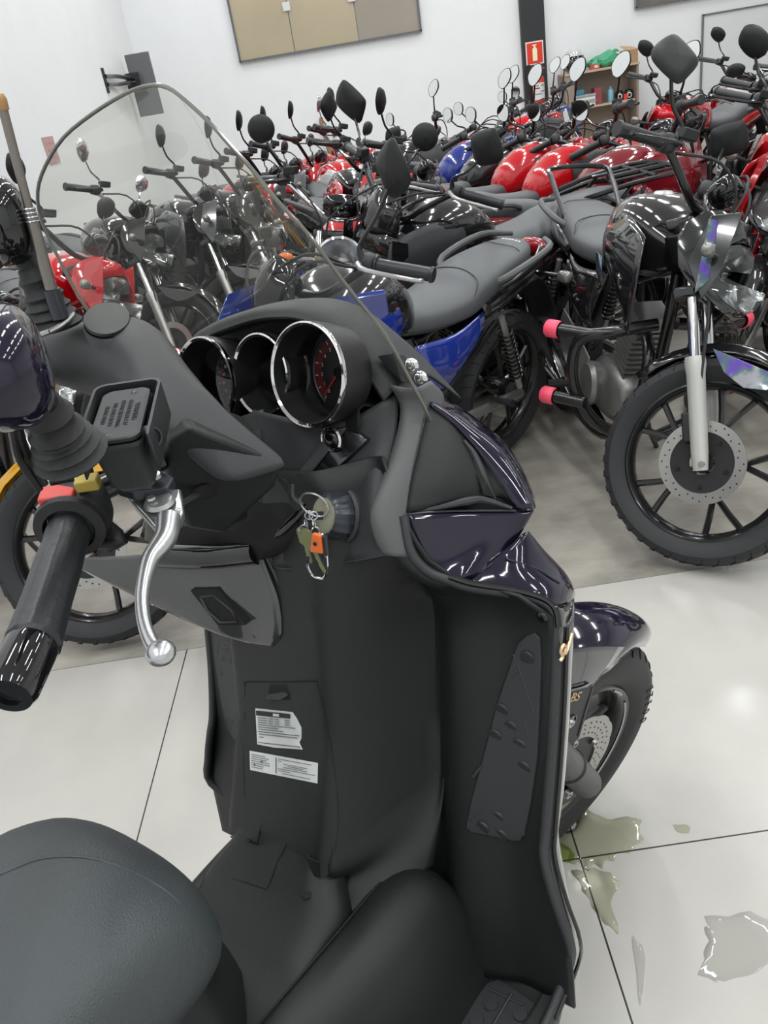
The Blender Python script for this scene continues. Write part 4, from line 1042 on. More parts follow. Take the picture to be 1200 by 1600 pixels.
edgeP = [r[-1] for r in rows][::-1] + [r[0] for r in rows]
MB().tube(edgeP, 0.0022, 8, 3).build('windscreen_edge', mat('polished_acrylic_edge', (0.13, 0.13, 0.11), 0.15, coat=0.6), ws, lx)
for sgn in (1, -1):
    for p in ((0.1970, 0.2218, 1.0803), (0.1980, 0.2301, 1.0621)):
        MB().ball((sgn * p[0], p[1], p[2]), (0.010, 0.005, 0.008)).build('screen_fixing', M['chrome'], ws, lx)
    MB().prism([(sgn * p[0], p[1], p[2]) for p in ((0.1500, 0.2211, 1.0946), (0.1750, 0.2233, 1.0965), (0.1750, 0.2233, 1.0597), (0.1580, 0.2264, 1.0736))], (0, 0.02, -0.01)).build('screen_bracket', M['plastic_grey'], sco, lx, bevel=0.002)

# glove box lid below the bars
gl = [[(-0.2700, -0.0245, 0.9217), (-0.2000, 0.0154, 0.9103), (-0.1000, 0.0503, 0.9083), (-0.0450, 0.0706, 0.9060), (0.0000, 0.0816, 0.9069)],
      [(-0.2700, -0.0259, 0.9123), (-0.1950, 0.0070, 0.8885), (-0.0950, 0.0447, 0.8811), (-0.0400, 0.0620, 0.8774), (0.0100, 0.0739, 0.8782)],
      [(-0.2600, -0.0235, 0.9039), (-0.1850, 0.0046, 0.8637), (-0.0850, 0.0339, 0.8516), (-0.0300, 0.0547, 0.8388), (0.0220, 0.0649, 0.8383)],
      [(-0.2500, -0.0157, 0.8891), (-0.1750, 0.0083, 0.8402), (-0.0900, 0.0249, 0.8116), (-0.0400, 0.0428, 0.7935), (0.0200, 0.0530, 0.7977)],
      [(-0.2450, -0.0104, 0.8845), (-0.1700, 0.0086, 0.8367), (-0.0850, 0.0264, 0.7992), (-0.0400, 0.0422, 0.7797), (0.0000, 0.0483, 0.7763)]]
g0 = MB().patch(gl, 4, 4).build('glove_box_lid', M['gloss_grey'], sco, lx, thick=0.003)
MB().patch([[(0.0000, 0.0816, 0.9069), (0.0120, 0.0863, 0.8916), (0.0200, 0.0838, 0.8828)], [(0.0180, 0.0741, 0.8651), (0.0250, 0.0828, 0.8607), (0.0400, 0.0841, 0.8525)], [(0.0250, 0.0676, 0.8275), (0.0350, 0.0767, 0.8252), (0.0580, 0.0815, 0.8087)], [(0.0040, 0.0497, 0.7772), (0.0220, 0.0625, 0.7838), (0.0550, 0.0820, 0.8001)]], 4, 4).build('glove_box_corner', M['gloss'], g0, lx, thick=0.003)
MB().tube([(-0.1600, 0.0290, 0.9066), (-0.1000, 0.0468, 0.9007), (-0.0550, 0.0640, 0.8974), (-0.0020, 0.0773, 0.9009)], 0.0165, 12, 3).tube([(0.0000, 0.0766, 0.9033), (0.0300, 0.0895, 0.9189), (0.0600, 0.1137, 0.9418), (0.0800, 0.1351, 0.9580)], 0.006, 10, 3).build('glove_box_gloss_bar', M['gloss'], g0, lx)
sk = MB().prism(offs([(-0.0980, 0.0376, 0.8634), (-0.0620, 0.0550, 0.8605), (-0.0250, 0.0509, 0.8127), (-0.0620, 0.0348, 0.8170)], (0, -0.014, 0)), (0, 0.014, 0)).build('power_socket', M['seam'], g0, lx, bevel=0.001)
MB().tube(offs([(-0.0840, 0.0416, 0.8530), (-0.0680, 0.0507, 0.8525), (-0.0440, 0.0523, 0.8314), (-0.0360, 0.0484, 0.8184), (-0.0560, 0.0382, 0.8207), (-0.0740, 0.0378, 0.8360), (-0.0840, 0.0416, 0.8530)], (0, -0.0150, 0)), 0.0018, 6, 1).build('socket_frame', M['plastic_grey'], sk, lx)
MB().lathe([(0.0001, 0.001), (0.005, 0.001), (0.006, 0)], offs([(-0.0300, 0.0485, 0.7874)], (0, -0.004, 0))[0], (0, -1, 0), 14).build('lid_screw', M['seam'], g0, lx)
MB().loft([(0.16, -0.03, 0.95, 0.12, 0.04, 3), (0.12, -0.05, 0.92, 0.12, 0.04, 3), (0.07, -0.07, 0.91, 0.09, 0.025, 2.5)], 20, 3).build('steering_well', M['seam'], sco, lx)

# ---------------- handlebar group (steering frame)
cv = MB()
ring_def = [  # x, ymin, ymax, zmin, zmax
    (-0.300, -0.118, -0.085, 0.000, 0.035), (-0.285, -0.118, -0.058, -0.010, 0.052), (-0.25, -0.105, -0.015, -0.012, 0.066), (-0.21, -0.085, 0.030, -0.014, 0.080), (-0.165, -0.052, 0.046, -0.02, 0.090), (-0.12, -0.034, 0.057, -0.03, 0.090), (-0.07, -0.020, 0.062, -0.045, 0.084), (-0.02, -0.014, 0.066, -0.005, 0.074), (0.02, 0.002, 0.070, 0.036, 0.060), (0.05, 0.014, 0.081, 0.026, 0.044), (0.075, 0.028, 0.098, 0.006, 0.026), (0.094, 0.044, 0.113, -0.010, 0.008), (0.101, 0.056, 0.116, -0.012, 0.000), (0.104, 0.068, 0.114, -0.012, -0.004)]
rws = []
for x, y0, y1, z0, z1 in ring_def:
    cy, cz, hy, hz = (y0 + y1) / 2, (z0 + z1) / 2, (y1 - y0) / 2, (z1 - z0) / 2
    rws.append([(x, cy + hy * math.copysign(abs(math.cos(a)) ** 0.72, math.cos(a)), cz + hz * math.copysign(abs(math.sin(a)) ** 0.72, math.sin(a))) for a in [2 * PI * k / 28 for k in range(29)]])
rws.append([(0.105, 0.095, -0.008)] * 29)
rws.insert(0, [(-0.301, -0.10, 0.018)] * 29)
cv.patch(rws, 1, 3)
hb = cv.build('handlebar_cover', M['plastic_grey'], sco, sx_)
hb['_o'] = tuple(SO_)
MB().tube([(-0.12, 0.057, 0.03), (-0.04, 0.066, 0.015), (0.04, 0.078, -0.005), (0.105, 0.115, -0.03)], 0.0012, 6, 4).build('cover_seam', M['seam'], hb, sx_)
# lower front cover, its facets and screw
MB().loft([(0.07, 0.01, -0.050, 0.065, 0.045, 3.2), (0.04, 0.0, -0.055, 0.075, 0.045, 3.2), (0.01, -0.01, -0.060, 0.07, 0.035, 3), (-0.02, -0.02, -0.06, 0.05, 0.025, 2.5)], 24, 3).build('handlebar_lower_cover', M['plastic'], hb, sx_)
fct = MB().prism([(0.0660, 0.0106, 0.0350), (0.0740, 0.0371, 0.0470), (0.0880, 0.0693, 0.0273), (0.1040, 0.1143, -0.0039), (0.0980, 0.1030, -0.0357), (0.0700, 0.0408, -0.0942), (0.0620, 0.0033, -0.0761), (0.0600, -0.0026, -0.0190)], (-0.12, -0.01, 0)).build('handlebar_front_cover', M['plastic'], hb, sx_, bevel=0.006)
MB().lathe([(0.0001, 0.003), (0.0035, 0.003), (0.005, 0.0022), (0.006, -0.002)], (0.0760, 0.0557, -0.0538), (0.95, -0.25, 0.05), 16).build('cover_screw', M['gunmetal'], fct, sx_)
MB().tube([(0.0850, -0.0014, -0.0313), (0.0800, 0.0172, -0.0289), (0.0680, 0.0337, -0.0338)], 0.0042, 8).build('brake_hose', M['rubber'], fct, sx_)
MB().ball((0.0745, 0.0333, -0.0297), (0.004, 0.017, 0.0095)).build('hose_hole', M['seam'], fct, sx_)
# left blanking cap on the cover
capc = Vector((-0.1717, -0.0075, 0.1000))
cap = MB()
_ca = Vector((0.0, 0.32, 0.95)).normalized()
outl = [capc + Vector((0.056 * math.cos(a), 0.027 * math.sin(a), -0.012)) for a in [2 * PI * k / 28 for k in range(28)]]
cap.grid([[capc + (p - capc) * 1.16 + Vector((0, 0, -0.020)) for p in outl], [capc + (p - capc) * 1.10 + Vector((0, 0, -0.004)) for p in outl], [capc + (p - capc) * 1.04 + Vector((0, 0, -0.001)) for p in outl]], cu=True)
cap.build('cap_rim', M['plastic_grey'], hb, sx_)
MB().prism(outl, (0, 0, 0.004)).build('left_reservoir_cap', M['plastic'], hb, sx_, bevel=0.002)

# brake fluid reservoir
ra = Vector((0.963, -0.27, -0.02)).normalized()
rb2 = Vector((0.27, 0.963, 0.0)).normalized()
rc2 = Vector((0, 0, 1))
rcn = Vector((0.116, -0.024, 0.0))
def resring(z, la, lb_, rr=0.010, n=6, taper=0.0):
    out = []
    for (sx2, sy2, a0) in ((1, 1, 0), (-1, 1, 90), (-1, -1, 180), (1, -1, 270)):
        for k in range(n + 1):
            a = R(a0 + 90 * k / n)
            out.append(rcn + ra * (sx2 * (la - rr) + rr * math.cos(a)) + rb2 * (sy2 * (lb_ - rr) + rr * math.sin(a)) + rc2 * z)
    return out
res = MB()
zt = 0.098
res.grid([[rcn + (p - rcn) * 0.01 + Vector((0, 0, 0.04)) for p in resring(0.0, 0.03, 0.02)], resring(0.038, 0.030, 0.017), resring(0.045, 0.036, 0.020), resring(zt - 0.006, 0.048, 0.0235), resring(zt - 0.004, 0.050, 0.0245), resring(zt, 0.050, 0.0245)], cu=True)
rs = res.build('brake_reservoir', M['plastic_grey'], sco, sx_)
lid = MB().grid([resring(zt, 0.047, 0.0225), resring(zt + 0.0035, 0.047, 0.0225), resring(zt + 0.0045, 0.0455, 0.021), resring(zt + 0.0038, 0.043, 0.0185), [rcn + (p - rcn) * 0.02 + Vector((0, 0, zt + 0.0038)) for p in resring(0.0, 0.04, 0.02)]], cu=True).build('reservoir_lid', M['plastic_grey'], rs, sx_)
for k, (sx2) in enumerate((0.039, -0.039)):
    MB().ball(rcn + ra * sx2 + rb2 * (0.008 if sx2 < 0 else -0.006) + rc2 * (zt + 0.0038), (0.0038, 0.0038, 0.0012), (ra, rb2, rc2), 12, 6).build('lid_screw', M['gunmetal'], lid, sx_)
def sdir(p):
    return ldir(STQ @ Vector(p))
lines = ['WARNING', 'CLEAN FILLER CAP', 'BEFORE REMOVING', 'USE ONLY DOT4', 'BRAKE FLUID']
for k, tx in enumerate(lines):
    text_mesh(tx, 0.0066 if k == 0 else 0.0056, 0.0003, (sx_(rcn + rb2 * (0.0140 - 0.0070 * k) + rc2 * (zt + 0.0040)), sdir(ra), sdir(rb2)), 'embossed_line', M['plastic'], lid)
wall = [p for p in resring(0.0, 0.056, 0.030)]
MB().grid([[p + Vector((0, 0, zt - 0.018)) for p in wall[5:22]], [p + Vector((0, 0, zt + 0.006)) for p in wall[5:22]], [p + Vector((0, 0, zt + 0.006)) + (p - rcn).normalized() * 0.003 for p in wall[5:22]], [p + Vector((0, 0, zt - 0.03)) + (p - rcn).normalized() * 0.004 for p in wall[5:22]]]).build('reservoir_collar', M['plastic_grey'], hb, sx_, thick=0.0015)
sgc = Vector((0.1500, -0.0056, 0.0881))
sgn_ = Vector((0.85, 0.45, 0.15)).normalized()
MB().lathe([(0.0001, 0.0015), (0.0078, 0.0015), (0.0082, 0.004), (0.0098, 0.004), (0.0104, -0.004)], sgc, sgn_, 24).build('sight_glass', M['gunmetal'], rs, sx_)
# clamp, lever pivot and lever
clampP = [(0.0920, -0.0487, 0.0350), (0.0900, -0.0235, 0.0350), (0.0934, -0.0027, 0.0200), (0.1029, 0.0053, 0.0150), (0.1195, -0.0040, 0.0150), (0.1154, -0.0375, 0.0200), (0.0973, -0.0507, 0.0200)]
MB().prism(clampP, (0, 0, -0.012)).build('lever_bracket', M['gunmetal'], sco, sx_, bevel=0.002)
MB().lathe([(0.0001, 0.0035), (0.0055, 0.0035), (0.0065, 0.0)], (0.1049, -0.0117, 0.0220), (0, 0, 1), 18).build('pivot_screw', M['steel'], sco, sx_)
lv = MB().prism([(0.0816, -0.0475, 0.0050), (0.1109, 0.0077, 0.0050), (0.1491, 0.0023, 0.0020), (0.1658, -0.0081, -0.0000), (0.1600, -0.0259, 0.0000), (0.1358, -0.0326, 0.0020)], (0, 0, -0.010)).build('brake_lever', M['silver'], sco, sx_, bevel=0.002)
MB().lathe([(0.0001, 0.004), (0.013, 0.004), (0.0155, 0.0)], (0.1261, -0.0159, 0.0050), (0, 0, 1), 28).build('lever_cap', M['alu'], lv, sx_)
MB().lathe([(0.0001, 0.002), (0.004, 0.002), (0.005, 0.0)], (0.1211, -0.0221, 0.0095), (0, 0, 1), 18).build('lever_cap_boss', M['silver'], lv, sx_)
path = [(0.1486, -0.0123, -0.0020), (0.1749, -0.0210, -0.0040), (0.1947, -0.0378, -0.0060), (0.2196, -0.0479, -0.0080), (0.2464, -0.0547, -0.0100), (0.2724, -0.0573, -0.0130), (0.2932, -0.0560, -0.0160), (0.3031, -0.0529, -0.0180)]
bl = MB().tube(path, [0.0125, 0.0105, 0.0085, 0.0068, 0.0060, 0.0058, 0.0062, 0.007], 14, 5)
for v_ in bl.v:
    pass
bl.build('lever_blade', M['silver'], lv, sx_)
MB().ball((0.3062, -0.0511, -0.0190), (0.0125, 0.0125, 0.010)).build('lever_ball', M['silver'], lv, sx_)

# right grip, bar end, switch cluster (mirrored as a plain left grip)
ga = Vector((0.1315, -0.1062, 0.0000))
gb = Vector((0.2663, -0.1420, 0.0000))
ge = Vector((0.3150, -0.1631, -0.0020))
gd = (gb - ga).normalized()
MB().lathe([(0.0195, -0.012), (0.0200, 0.0), (0.0185, 0.012), (0.0195, 0.02), (0.0205, 0.05), (0.0200, 0.09), (0.0210, (gb - ga).length - 0.01), (0.0215, (gb - ga).length), (0.018, (gb - ga).length + 0.004)], ga, gd, 40, wob=lambda t: 1 + 0.045 * abs(math.sin(t * PI * 12))).build('throttle_grip', M['grip'], sco, sx_)
MB().lathe([(0.0205, 0.002), (0.0215, 0.006), (0.0205, (ge - gb).length - 0.006), (0.018, (ge - gb).length), (0.011, (ge - gb).length), (0.010, (ge - gb).length - 0.004), (0.0001, (ge - gb).length - 0.004)], gb, (ge - gb), 36).build('bar_end_weight', M['gloss'], sco, sx_)
MB().lathe([(0.024, 0.0), (0.033, 0.003), (0.034, 0.010), (0.030, 0.014), (0.022, 0.012)], ga - gd * 0.012, -gd, 36).build('grip_flange', M['rubber'], sco, sx_)
sc0 = ga - gd * 0.045
swc = MB().ball(sc0 + Vector((0, 0.004, 0)), (0.030, 0.030, 0.031), (gd, Vector((-gd.y, gd.x, 0)), Vector((0, 0, 1))), 24, 14, 0.72).build('switch_cluster', M['plastic_grey'], sco, sx_)
side = Vector((-gd.y, gd.x, 0)).normalized()
if side.y < 0:
    side = -side
swb = Vector((0.0964, -0.1021, 0.0340))
MB().prism([swb + gd * -0.010 + side * -0.016, swb + gd * -0.010 + side * 0.0, swb + gd * 0.0 + side * 0.017, swb + gd * 0.013 + side * 0.017, swb + gd * 0.013 + side * -0.016], (0, 0, -0.014)).build('engine_stop_switch', M['red_plastic'], swc, sx_, bevel=0.002)
yb = Vector((0.1037, -0.0727, 0.0360))
MB().box(yb, (0.022, 0.016, 0.012), (side, gd, Vector((0, 0, 1)))).build('start_switch', M['yellow_plastic'], swc, sx_, bevel=0.002)
MB().box(Vector((0.0728, -0.0872, 0.0300)), (0.040, 0.020, 0.010), (side, gd, Vector((0, 0, 1)))).build('switch_top', M['plastic'], swc, sx_, bevel=0.003)
for a, b2 in ((113, 744), (120, 741)):
    pass
MB().box(Vector((0.0868, -0.0815, 0.0360)), (0.003, 0.009, 0.001), (side, gd, Vector((0, 0, 1)))).build('switch_print', M['white_label'], swc, sx_)
MB().tube([sc0 + side * 0.02 + Vector((0, 0, -0.01)), (0.0939, -0.0749, -0.0200), (0.1161, -0.0627, -0.0300), (0.0988, -0.0863, -0.0350)], [0.012, 0.009, 0.008, 0.007], 10).build('throttle_cable_guide', M['rubber'], swc, sx_)
MB().tube([sc0 - gd * 0.02, (0.05, 0.0, 0.01)], 0.013, 12, 1).build('handlebar_tube', M['frame_black'], sco, sx_)
# left grip
mga, mgb = Vector((-ga.x, ga.y, ga.z)), Vector((-gb.x, gb.y, gb.z))
MB().lathe([(0.022, -0.03), (0.031, -0.028), (0.030, -0.004), (0.0200, 0.0), (0.0185, 0.012), (0.0205, 0.05), (0.0200, 0.09), (0.0215, (gb - ga).length), (0.018, (gb - ga).length + 0.004), (0.020, (gb - ga).length + 0.012), (0.0205, (gb - ga).length + 0.045), (0.0001, (gb - ga).length + 0.046)], mga, (mgb - mga), 30).build('left_grip', M['grip'], sco, sx_)
# left lever
MB().tube([(-0.12, -0.01, 0.0), (-0.16, 0.0, -0.004), (-0.22, -0.035, -0.01), (-0.30, -0.055, -0.018)], [0.011, 0.0085, 0.006, 0.008], 12, 4).build('left_lever', M['silver'], sco, sx_)

# mirrors
def rings(path, r0, r1, n, amp):
    P = cr(path, n)
    rr = [r0 + (r1 - r0) * i / (len(P) - 1) + (amp if i % 3 == 1 else 0) for i in range(len(P))]
    return P, rr
for side_, base, mid1, top, head, hr in ((1, (0.1650, -0.0720, 0.0988), (0.1700, -0.0755, 0.1274), (0.1780, -0.0772, 0.1564), (0.2050, -0.0905, 0.2031), (0.062, 0.020, 0.042)), (-1, (-0.1750, -0.0656, 0.0927), (-0.1800, -0.0671, 0.1307), (-0.1850, -0.0699, 0.1631), (-0.2050, -0.0834, 0.2136), (0.055, 0.02, 0.048))):
    P, rr = rings([base, tuple(Vector(base).lerp(Vector(mid1), 0.5)), mid1, top], 0.030, 0.015, 5, 0.0035)
    mb = MB().tube(P, rr, 20, 1).build('mirror_boot', M['rubber'], sco, sx_)
    MB().tube([mid1, top, tuple(Vector(top).lerp(Vector(head), 0.6))], [0.014, 0.013, 0.016], 14, 3).build('mirror_stem', M['plastic'], sco, sx_)
    ax_ = (Vector((1, 0.0, 0.10)).normalized(), Vector((0, 1, 0)), Vector((-0.10, 0, 1)).normalized())
    hh = MB().ball(head, (hr[0], hr[1] * 1.6, hr[2]), ax_, 26, 16, 0.75)
    for v_ in hh.v:
        if v_.y < Vector(head).y - 0.012:
            v_.y = Vector(head).y - 0.012
    mh = hh.build('mirror_housing', M['purple'] if side_ > 0 else M['gloss'], sco, sx_)
    MB().ball(Vector(head) + Vector((0, -0.0128, 0)), (hr[0] * 0.88, 0.001, hr[2] * 0.86), ax_, 26, 10, 0.75).build('mirror_glass', M['mirror'], mh, sx_)
# antenna on the left mirror mount (kite-line guard)
a0_, a1_, a2_ = Vector((-0.1500, -0.0559, 0.1115)), Vector((-0.1520, -0.0555, 0.1441)), Vector((-0.1650, -0.0497, 0.2291))
a3_ = a2_ + (a2_ - a1_).normalized() * 0.30
a3_ = Vector((-0.1750, -0.0418, 0.3227))
an = MB().tube([a1_, a2_], 0.0066, 12, 1).build('antenna_sleeve', M['antenna'], sco, sx_)
MB().tube([a2_, a3_], 0.0048, 12, 1).build('antenna_rod', M['antenna'], an, sx_)
MB().lathe([(0.0001, 0.016), (0.004, 0.015), (0.0062, 0.010), (0.0062, 0.0)], a3_, (a3_ - a2_), 14).build('antenna_tip', M['bronze'], an, sx_)
for k in range(4):
    ak = a2_.lerp(a1_, 0.02 + 0.05 * k)
    MB().lathe([(0.0066, 0), (0.0074, 0.001), (0.0066, 0.002)], ak, (a2_ - a1_), 14).build('antenna_ring', M['silver'], an, sx_)
MB().tube([a1_, a0_], [0.009, 0.010], 12, 1).build('antenna_foot', M['gunmetal'], an, sx_)
bc = Vector((-0.1720, -0.0720, 0.1025))
MB().tube([bc + Vector((0.034 * math.cos(a), 0.03 * math.sin(a), 0.006 * math.sin(a))) for a in [2 * PI * k / 16 for k in range(17)]], 0.0035, 8, 1).build('antenna_clamp', M['steel'], an, sx_)
MB().tube([(0.1500, -0.1083, 0.0680), (0.1550, -0.1125, 0.1019), (0.1650, -0.1077, 0.1303), (0.1750, -0.1015, 0.1510)], 0.0035, 8, 4).tube([(0.1500, -0.1027, 0.0714), (0.1530, -0.1057, 0.1017), (0.1650, -0.1032, 0.1289), (0.1750, -0.0976, 0.1509)], 0.0035, 8, 4).build('switch_wires', M['rubber'], sco, sx_)

# ---------------- front wheel, fork and mudguard (wheel frame: x axle, y ahead, z up)
TY = 0.270
ty = MB()
prof = [(0.188, -0.046), (0.205, -0.058), (0.232, -0.060), (0.250, -0.052), (0.264, -0.034), (TY, 0.0), (0.264, 0.034), (0.250, 0.052), (0.232, 0.060), (0.205, 0.058), (0.188, 0.046)]
tyre = MB().lathe(prof, (0, 0, 0), (1, 0, 0), 96).build('front_tyre', M['tyre'], sco, wx)
grv = MB()
for k in range(44):
    a = 2 * PI * k / 44
    for s_ in (1, -1):
        def tp(r_, o_, aa):
            return (o_ * s_, r_ * math.cos(aa), r_ * math.sin(aa))
        o1 = 0.0
        grv.tube([tp(0.2655, 0.030, a), tp(0.2585, 0.0425, a + 0.05), tp(0.2505, 0.0525, a + 0.085)], [0.0008, 0.0016, 0.0008], 6, 2)
grv.build('tread_grooves', M['seam'], tyre, wx)
def arc_text(s, r_, o_, a_mid, size, m, parent, name):
    n = len(s)
    for i, ch in enumerate(s):
        a = a_mid - (i - (n - 1) / 2) * size * 0.95 / r_
        P = Vector((o_, r_ * math.cos(a), r_ * math.sin(a)))
        xd = Vector((0, math.sin(a), -math.cos(a)))
        yd = Vector((0, math.cos(a), math.sin(a)))
        # seen from the right side (+x) forward is to the left of the reader
        o = wx(P)
        xw = WH * xd.y + WU * xd.z
        yw = WH * yd.y + WU * yd.z
        text_mesh(ch, size, 0.0006, (o, -xw if xw.cross(yw).dot(WN) < 0 else xw, yw), name, m, parent)
t_rel = mat('raised_tyre_lettering', (0.035, 0.036, 0.038), 0.55)
arc_text('ST500', 0.232, 0.0605, R(5), 0.026, t_rel, tyre, 'sidewall_lettering')
rim = MB().lathe([(0.189, 0.047), (0.186, 0.050), (0.178, 0.048), (0.168, 0.036), (0.160, 0.012), (0.158, -0.012), (0.168, -0.036), (0.178, -0.048), (0.186, -0.050), (0.189, -0.047)], (0, 0, 0), (1, 0, 0), 80)
for k in range(6):
    a = 2 * PI * k / 6
    for da in (-0.14, 0.14):
        rim.tube([(0.005, 0.03 * math.cos(a), 0.03 * math.sin(a)), (0.010, 0.09 * math.cos(a + da * 0.5), 0.09 * math.sin(a + da * 0.5)), (0.012, 0.165 * math.cos(a + da), 0.165 * math.sin(a + da))], [0.014, 0.010, 0.010], 8, 2)
rim.lathe([(0.04, -0.04), (0.045, 0), (0.04, 0.04), (0.0001, 0.04)], (0, 0, 0), (1, 0, 0), 24)
rim = rim.build('front_rim', M['frame_black'], sco, wx)
for a0s, a1s in ((-48, 22), (34, 48)):
    MB().grid([[(o_, r_ * math.cos(R(a)), r_ * math.sin(R(a))) for a in [a0s + (a1s - a0s) * k / 20 for k in range(21)]] for r_, o_ in ((0.1805, 0.0492), (0.1785, 0.0500), (0.1758, 0.0482))]).build('rim_stripe', mat('rim_stripe_grey', (0.42, 0.43, 0.43), 0.35), rim, wx)
disc = MB()
n_ = 144
def wav(k):
    return 0.129 + 0.0035 * abs(math.sin(k / n_ * PI * 13)) ** 0.5
outer = [(0.052, wav(k) * math.cos(2 * PI * k / n_), wav(k) * math.sin(2 * PI * k / n_)) for k in range(n_)]
inner_ = [(0.052, 0.086 * math.cos(2 * PI * k / n_), 0.086 * math.sin(2 * PI * k / n_)) for k in range(n_)]
disc.grid([outer, inner_, [(p[0] + 0.004, p[1], p[2]) for p in inner_], [(p[0] + 0.004, p[1], p[2]) for p in outer], outer], cu=True)
dsk = disc.build('front_brake_disc', M['steel'], sco, wx)
hl = MB()
for k in range(39):
    for j in range(3):
        a = 2 * PI * (k + j * 0.33) / 39
        r_ = 0.095 + 0.0115 * j
        hl.lathe([(0.0001, 0.0003), (0.0019, 0.0003)], (0.0562, r_ * math.cos(a), r_ * math.sin(a)), (1, 0, 0), 8)
hl.build('disc_drillings', M['seam'], dsk, wx)
MB().lathe([(0.035, 0.050), (0.07, 0.052), (0.088, 0.053), (0.088, 0.050)], (0, 0, 0), (1, 0, 0), 40).build('disc_carrier', M['engine_black'], dsk, wx)
for k in range(6):
    a = R(60 * k + 20)
    MB().lathe([(0.003, 0.006), (0.007, 0.006), (0.0085, 0.0)], (0.055, 0.084 * math.cos(a), 0.084 * math.sin(a)), (1, 0, 0), 14).build('disc_bolt', M['alu'], dsk, wx)
MB().lathe([(0.040, 0.060), (0.047, 0.060), (0.048, 0.066), (0.040, 0.066)], (0, 0, 0), (1, 0, 0), 60, wob=lambda t: 1 + 0.01 * math.copysign(1, math.sin(t * 2 * PI * 30))).build('sensor_ring', M['gunmetal'], dsk, wx)
# fork slider with its rounded foot, caliper
fa, fb = Vector((0.0950, -0.1041, 0.2139)), Vector((0.0900, 0.0222, -0.0001))
fk = MB().tube([fa - (fb - fa).normalized() * 0.20, fa, fb], [0.026, 0.027, 0.0275], 20, 1).ball(fb, 0.0275).build('fork_slider', mat('slider_grey', (0.055, 0.057, 0.060), 0.42, bump=0.3, bscale=500), sco, wx)
MB().lathe([(0.0285, -0.004), (0.030, 0), (0.0285, 0.004)], fa.lerp(fb, 0.45), (fb - fa), 24).build('slider_band', M['plastic'], fk, wx)
MB().tube([(-0.095, fa.y - 0.2, fa.z + 0.28), (-0.095, 0.0, 0.0)], 0.026, 16, 1).build('fork_slider', M['plastic_grey'], sco, wx)
MB().box((0.0750, -0.0262, 0.0015), (0.03, 0.075, 0.05), (Vector((1, 0, 0)), Vector((0, 1, -0.4)), Vector((0, 0.4, 1)))).build('brake_caliper', M['engine_black'], sco, wx, bevel=0.008)
MB().lathe([(0.003, 0.008), (0.008, 0.008), (0.010, 0.0)], (0.0920, -0.0349, 0.0268), (1, 0, 0), 14).build('caliper_bolt', M['alu'], sco, wx)
# mudguard
rows = []
for k in range(23):
    a = R(38 + 6.2 * k)
    t = k / 22
    wdt = 0.074 * min(1, (0.25 + 2.4 * t) ** 0.6)
    drop = 0.036
    rows.append([(wdt * math.sin(b3), (0.270 + (0.310 - 0.270) * math.cos(b3) ** 0.6) * math.cos(a), (0.270 + (0.310 - 0.270) * math.cos(b3) ** 0.6) * math.sin(a)) for b3 in [R(-90 + 12 * j) * 0.999 for j in range(16)]])
mg = MB().grid(rows).build('front_mudguard', M['purple'], sco, wx, thick=0.003)
sk_ = [(0.0600, 0.1204, 0.2862), (0.0740, 0.0595, 0.2863), (0.0780, 0.0135, 0.2843), (0.0800, 0.0011, 0.2608)]
skb = [(0.0760, -0.0160, 0.3776), (0.0800, -0.0594, 0.3974), (0.0820, -0.0876, 0.3924), (0.0830, -0.0990, 0.3747)]
MB().patch([[(0.0720, 0.0749, 0.2975), (0.0790, -0.0174, 0.3674), (0.0800, -0.0961, 0.4163)], [(0.0770, 0.0398, 0.2881), (0.0820, -0.0203, 0.3302), (0.0830, -0.1055, 0.3902)], [(0.0800, -0.0044, 0.2726), (0.0830, -0.0428, 0.2928), (0.0840, -0.1058, 0.3280)]], 4, 4).build('mudguard_skirt', M['purple'], sco, wx, thick=0.003)
fc_ = MB().prism([(0.0860, -0.0125, 0.2843), (0.0860, -0.1133, 0.3358), (0.0900, -0.1085, 0.2594), (0.0900, -0.0734, 0.2009), (0.0900, -0.0475, 0.1718), (0.0890, -0.0304, 0.1759)], (0.004, 0, 0)).build('fork_cover', M['pad'], sco, wx, bevel=0.002)
MB().tube([(0.0920, -0.1243, 0.3473), (0.0920, -0.0753, 0.3205), (0.0900, -0.0201, 0.2908), (0.0930, -0.0303, 0.2441), (0.0940, -0.0385, 0.1881)], 0.001, 6, 1).build('cover_edge_line', M['gunmetal'], fc_, wx)
pA, pB, pC = wx((0.0916, -0.0992, 0.3187)), wx((0.0916, -0.0415, 0.2866)), wx((0.0916, -0.1020, 0.3436))
text_mesh('ABS', 0.0235, 0.0006, ((pA + pB) / 2 + (pC - pA).normalized() * 0.001, pB - pA, pC - pA), 'abs_lettering', M['gold'], fc_, xs=1.15)
bp_ = Vector((0.0920, -0.0674, 0.2455))
MB().lathe([(0.0001, 0.001), (0.012, 0.0012), (0.013, 0.003), (0.0145, 0.003), (0.015, 0.0)], bp_, (1, 0, 0), 24).build('bolt_recess', M['gloss'], fc_, wx)
MB().lathe([(0.0001, 0.003), (0.003, 0.003), (0.0032, 0.006), (0.007, 0.006), (0.008, 0.001)], bp_, (1, 0, 0), 18).build('cover_bolt', M['alu'], fc_, wx)

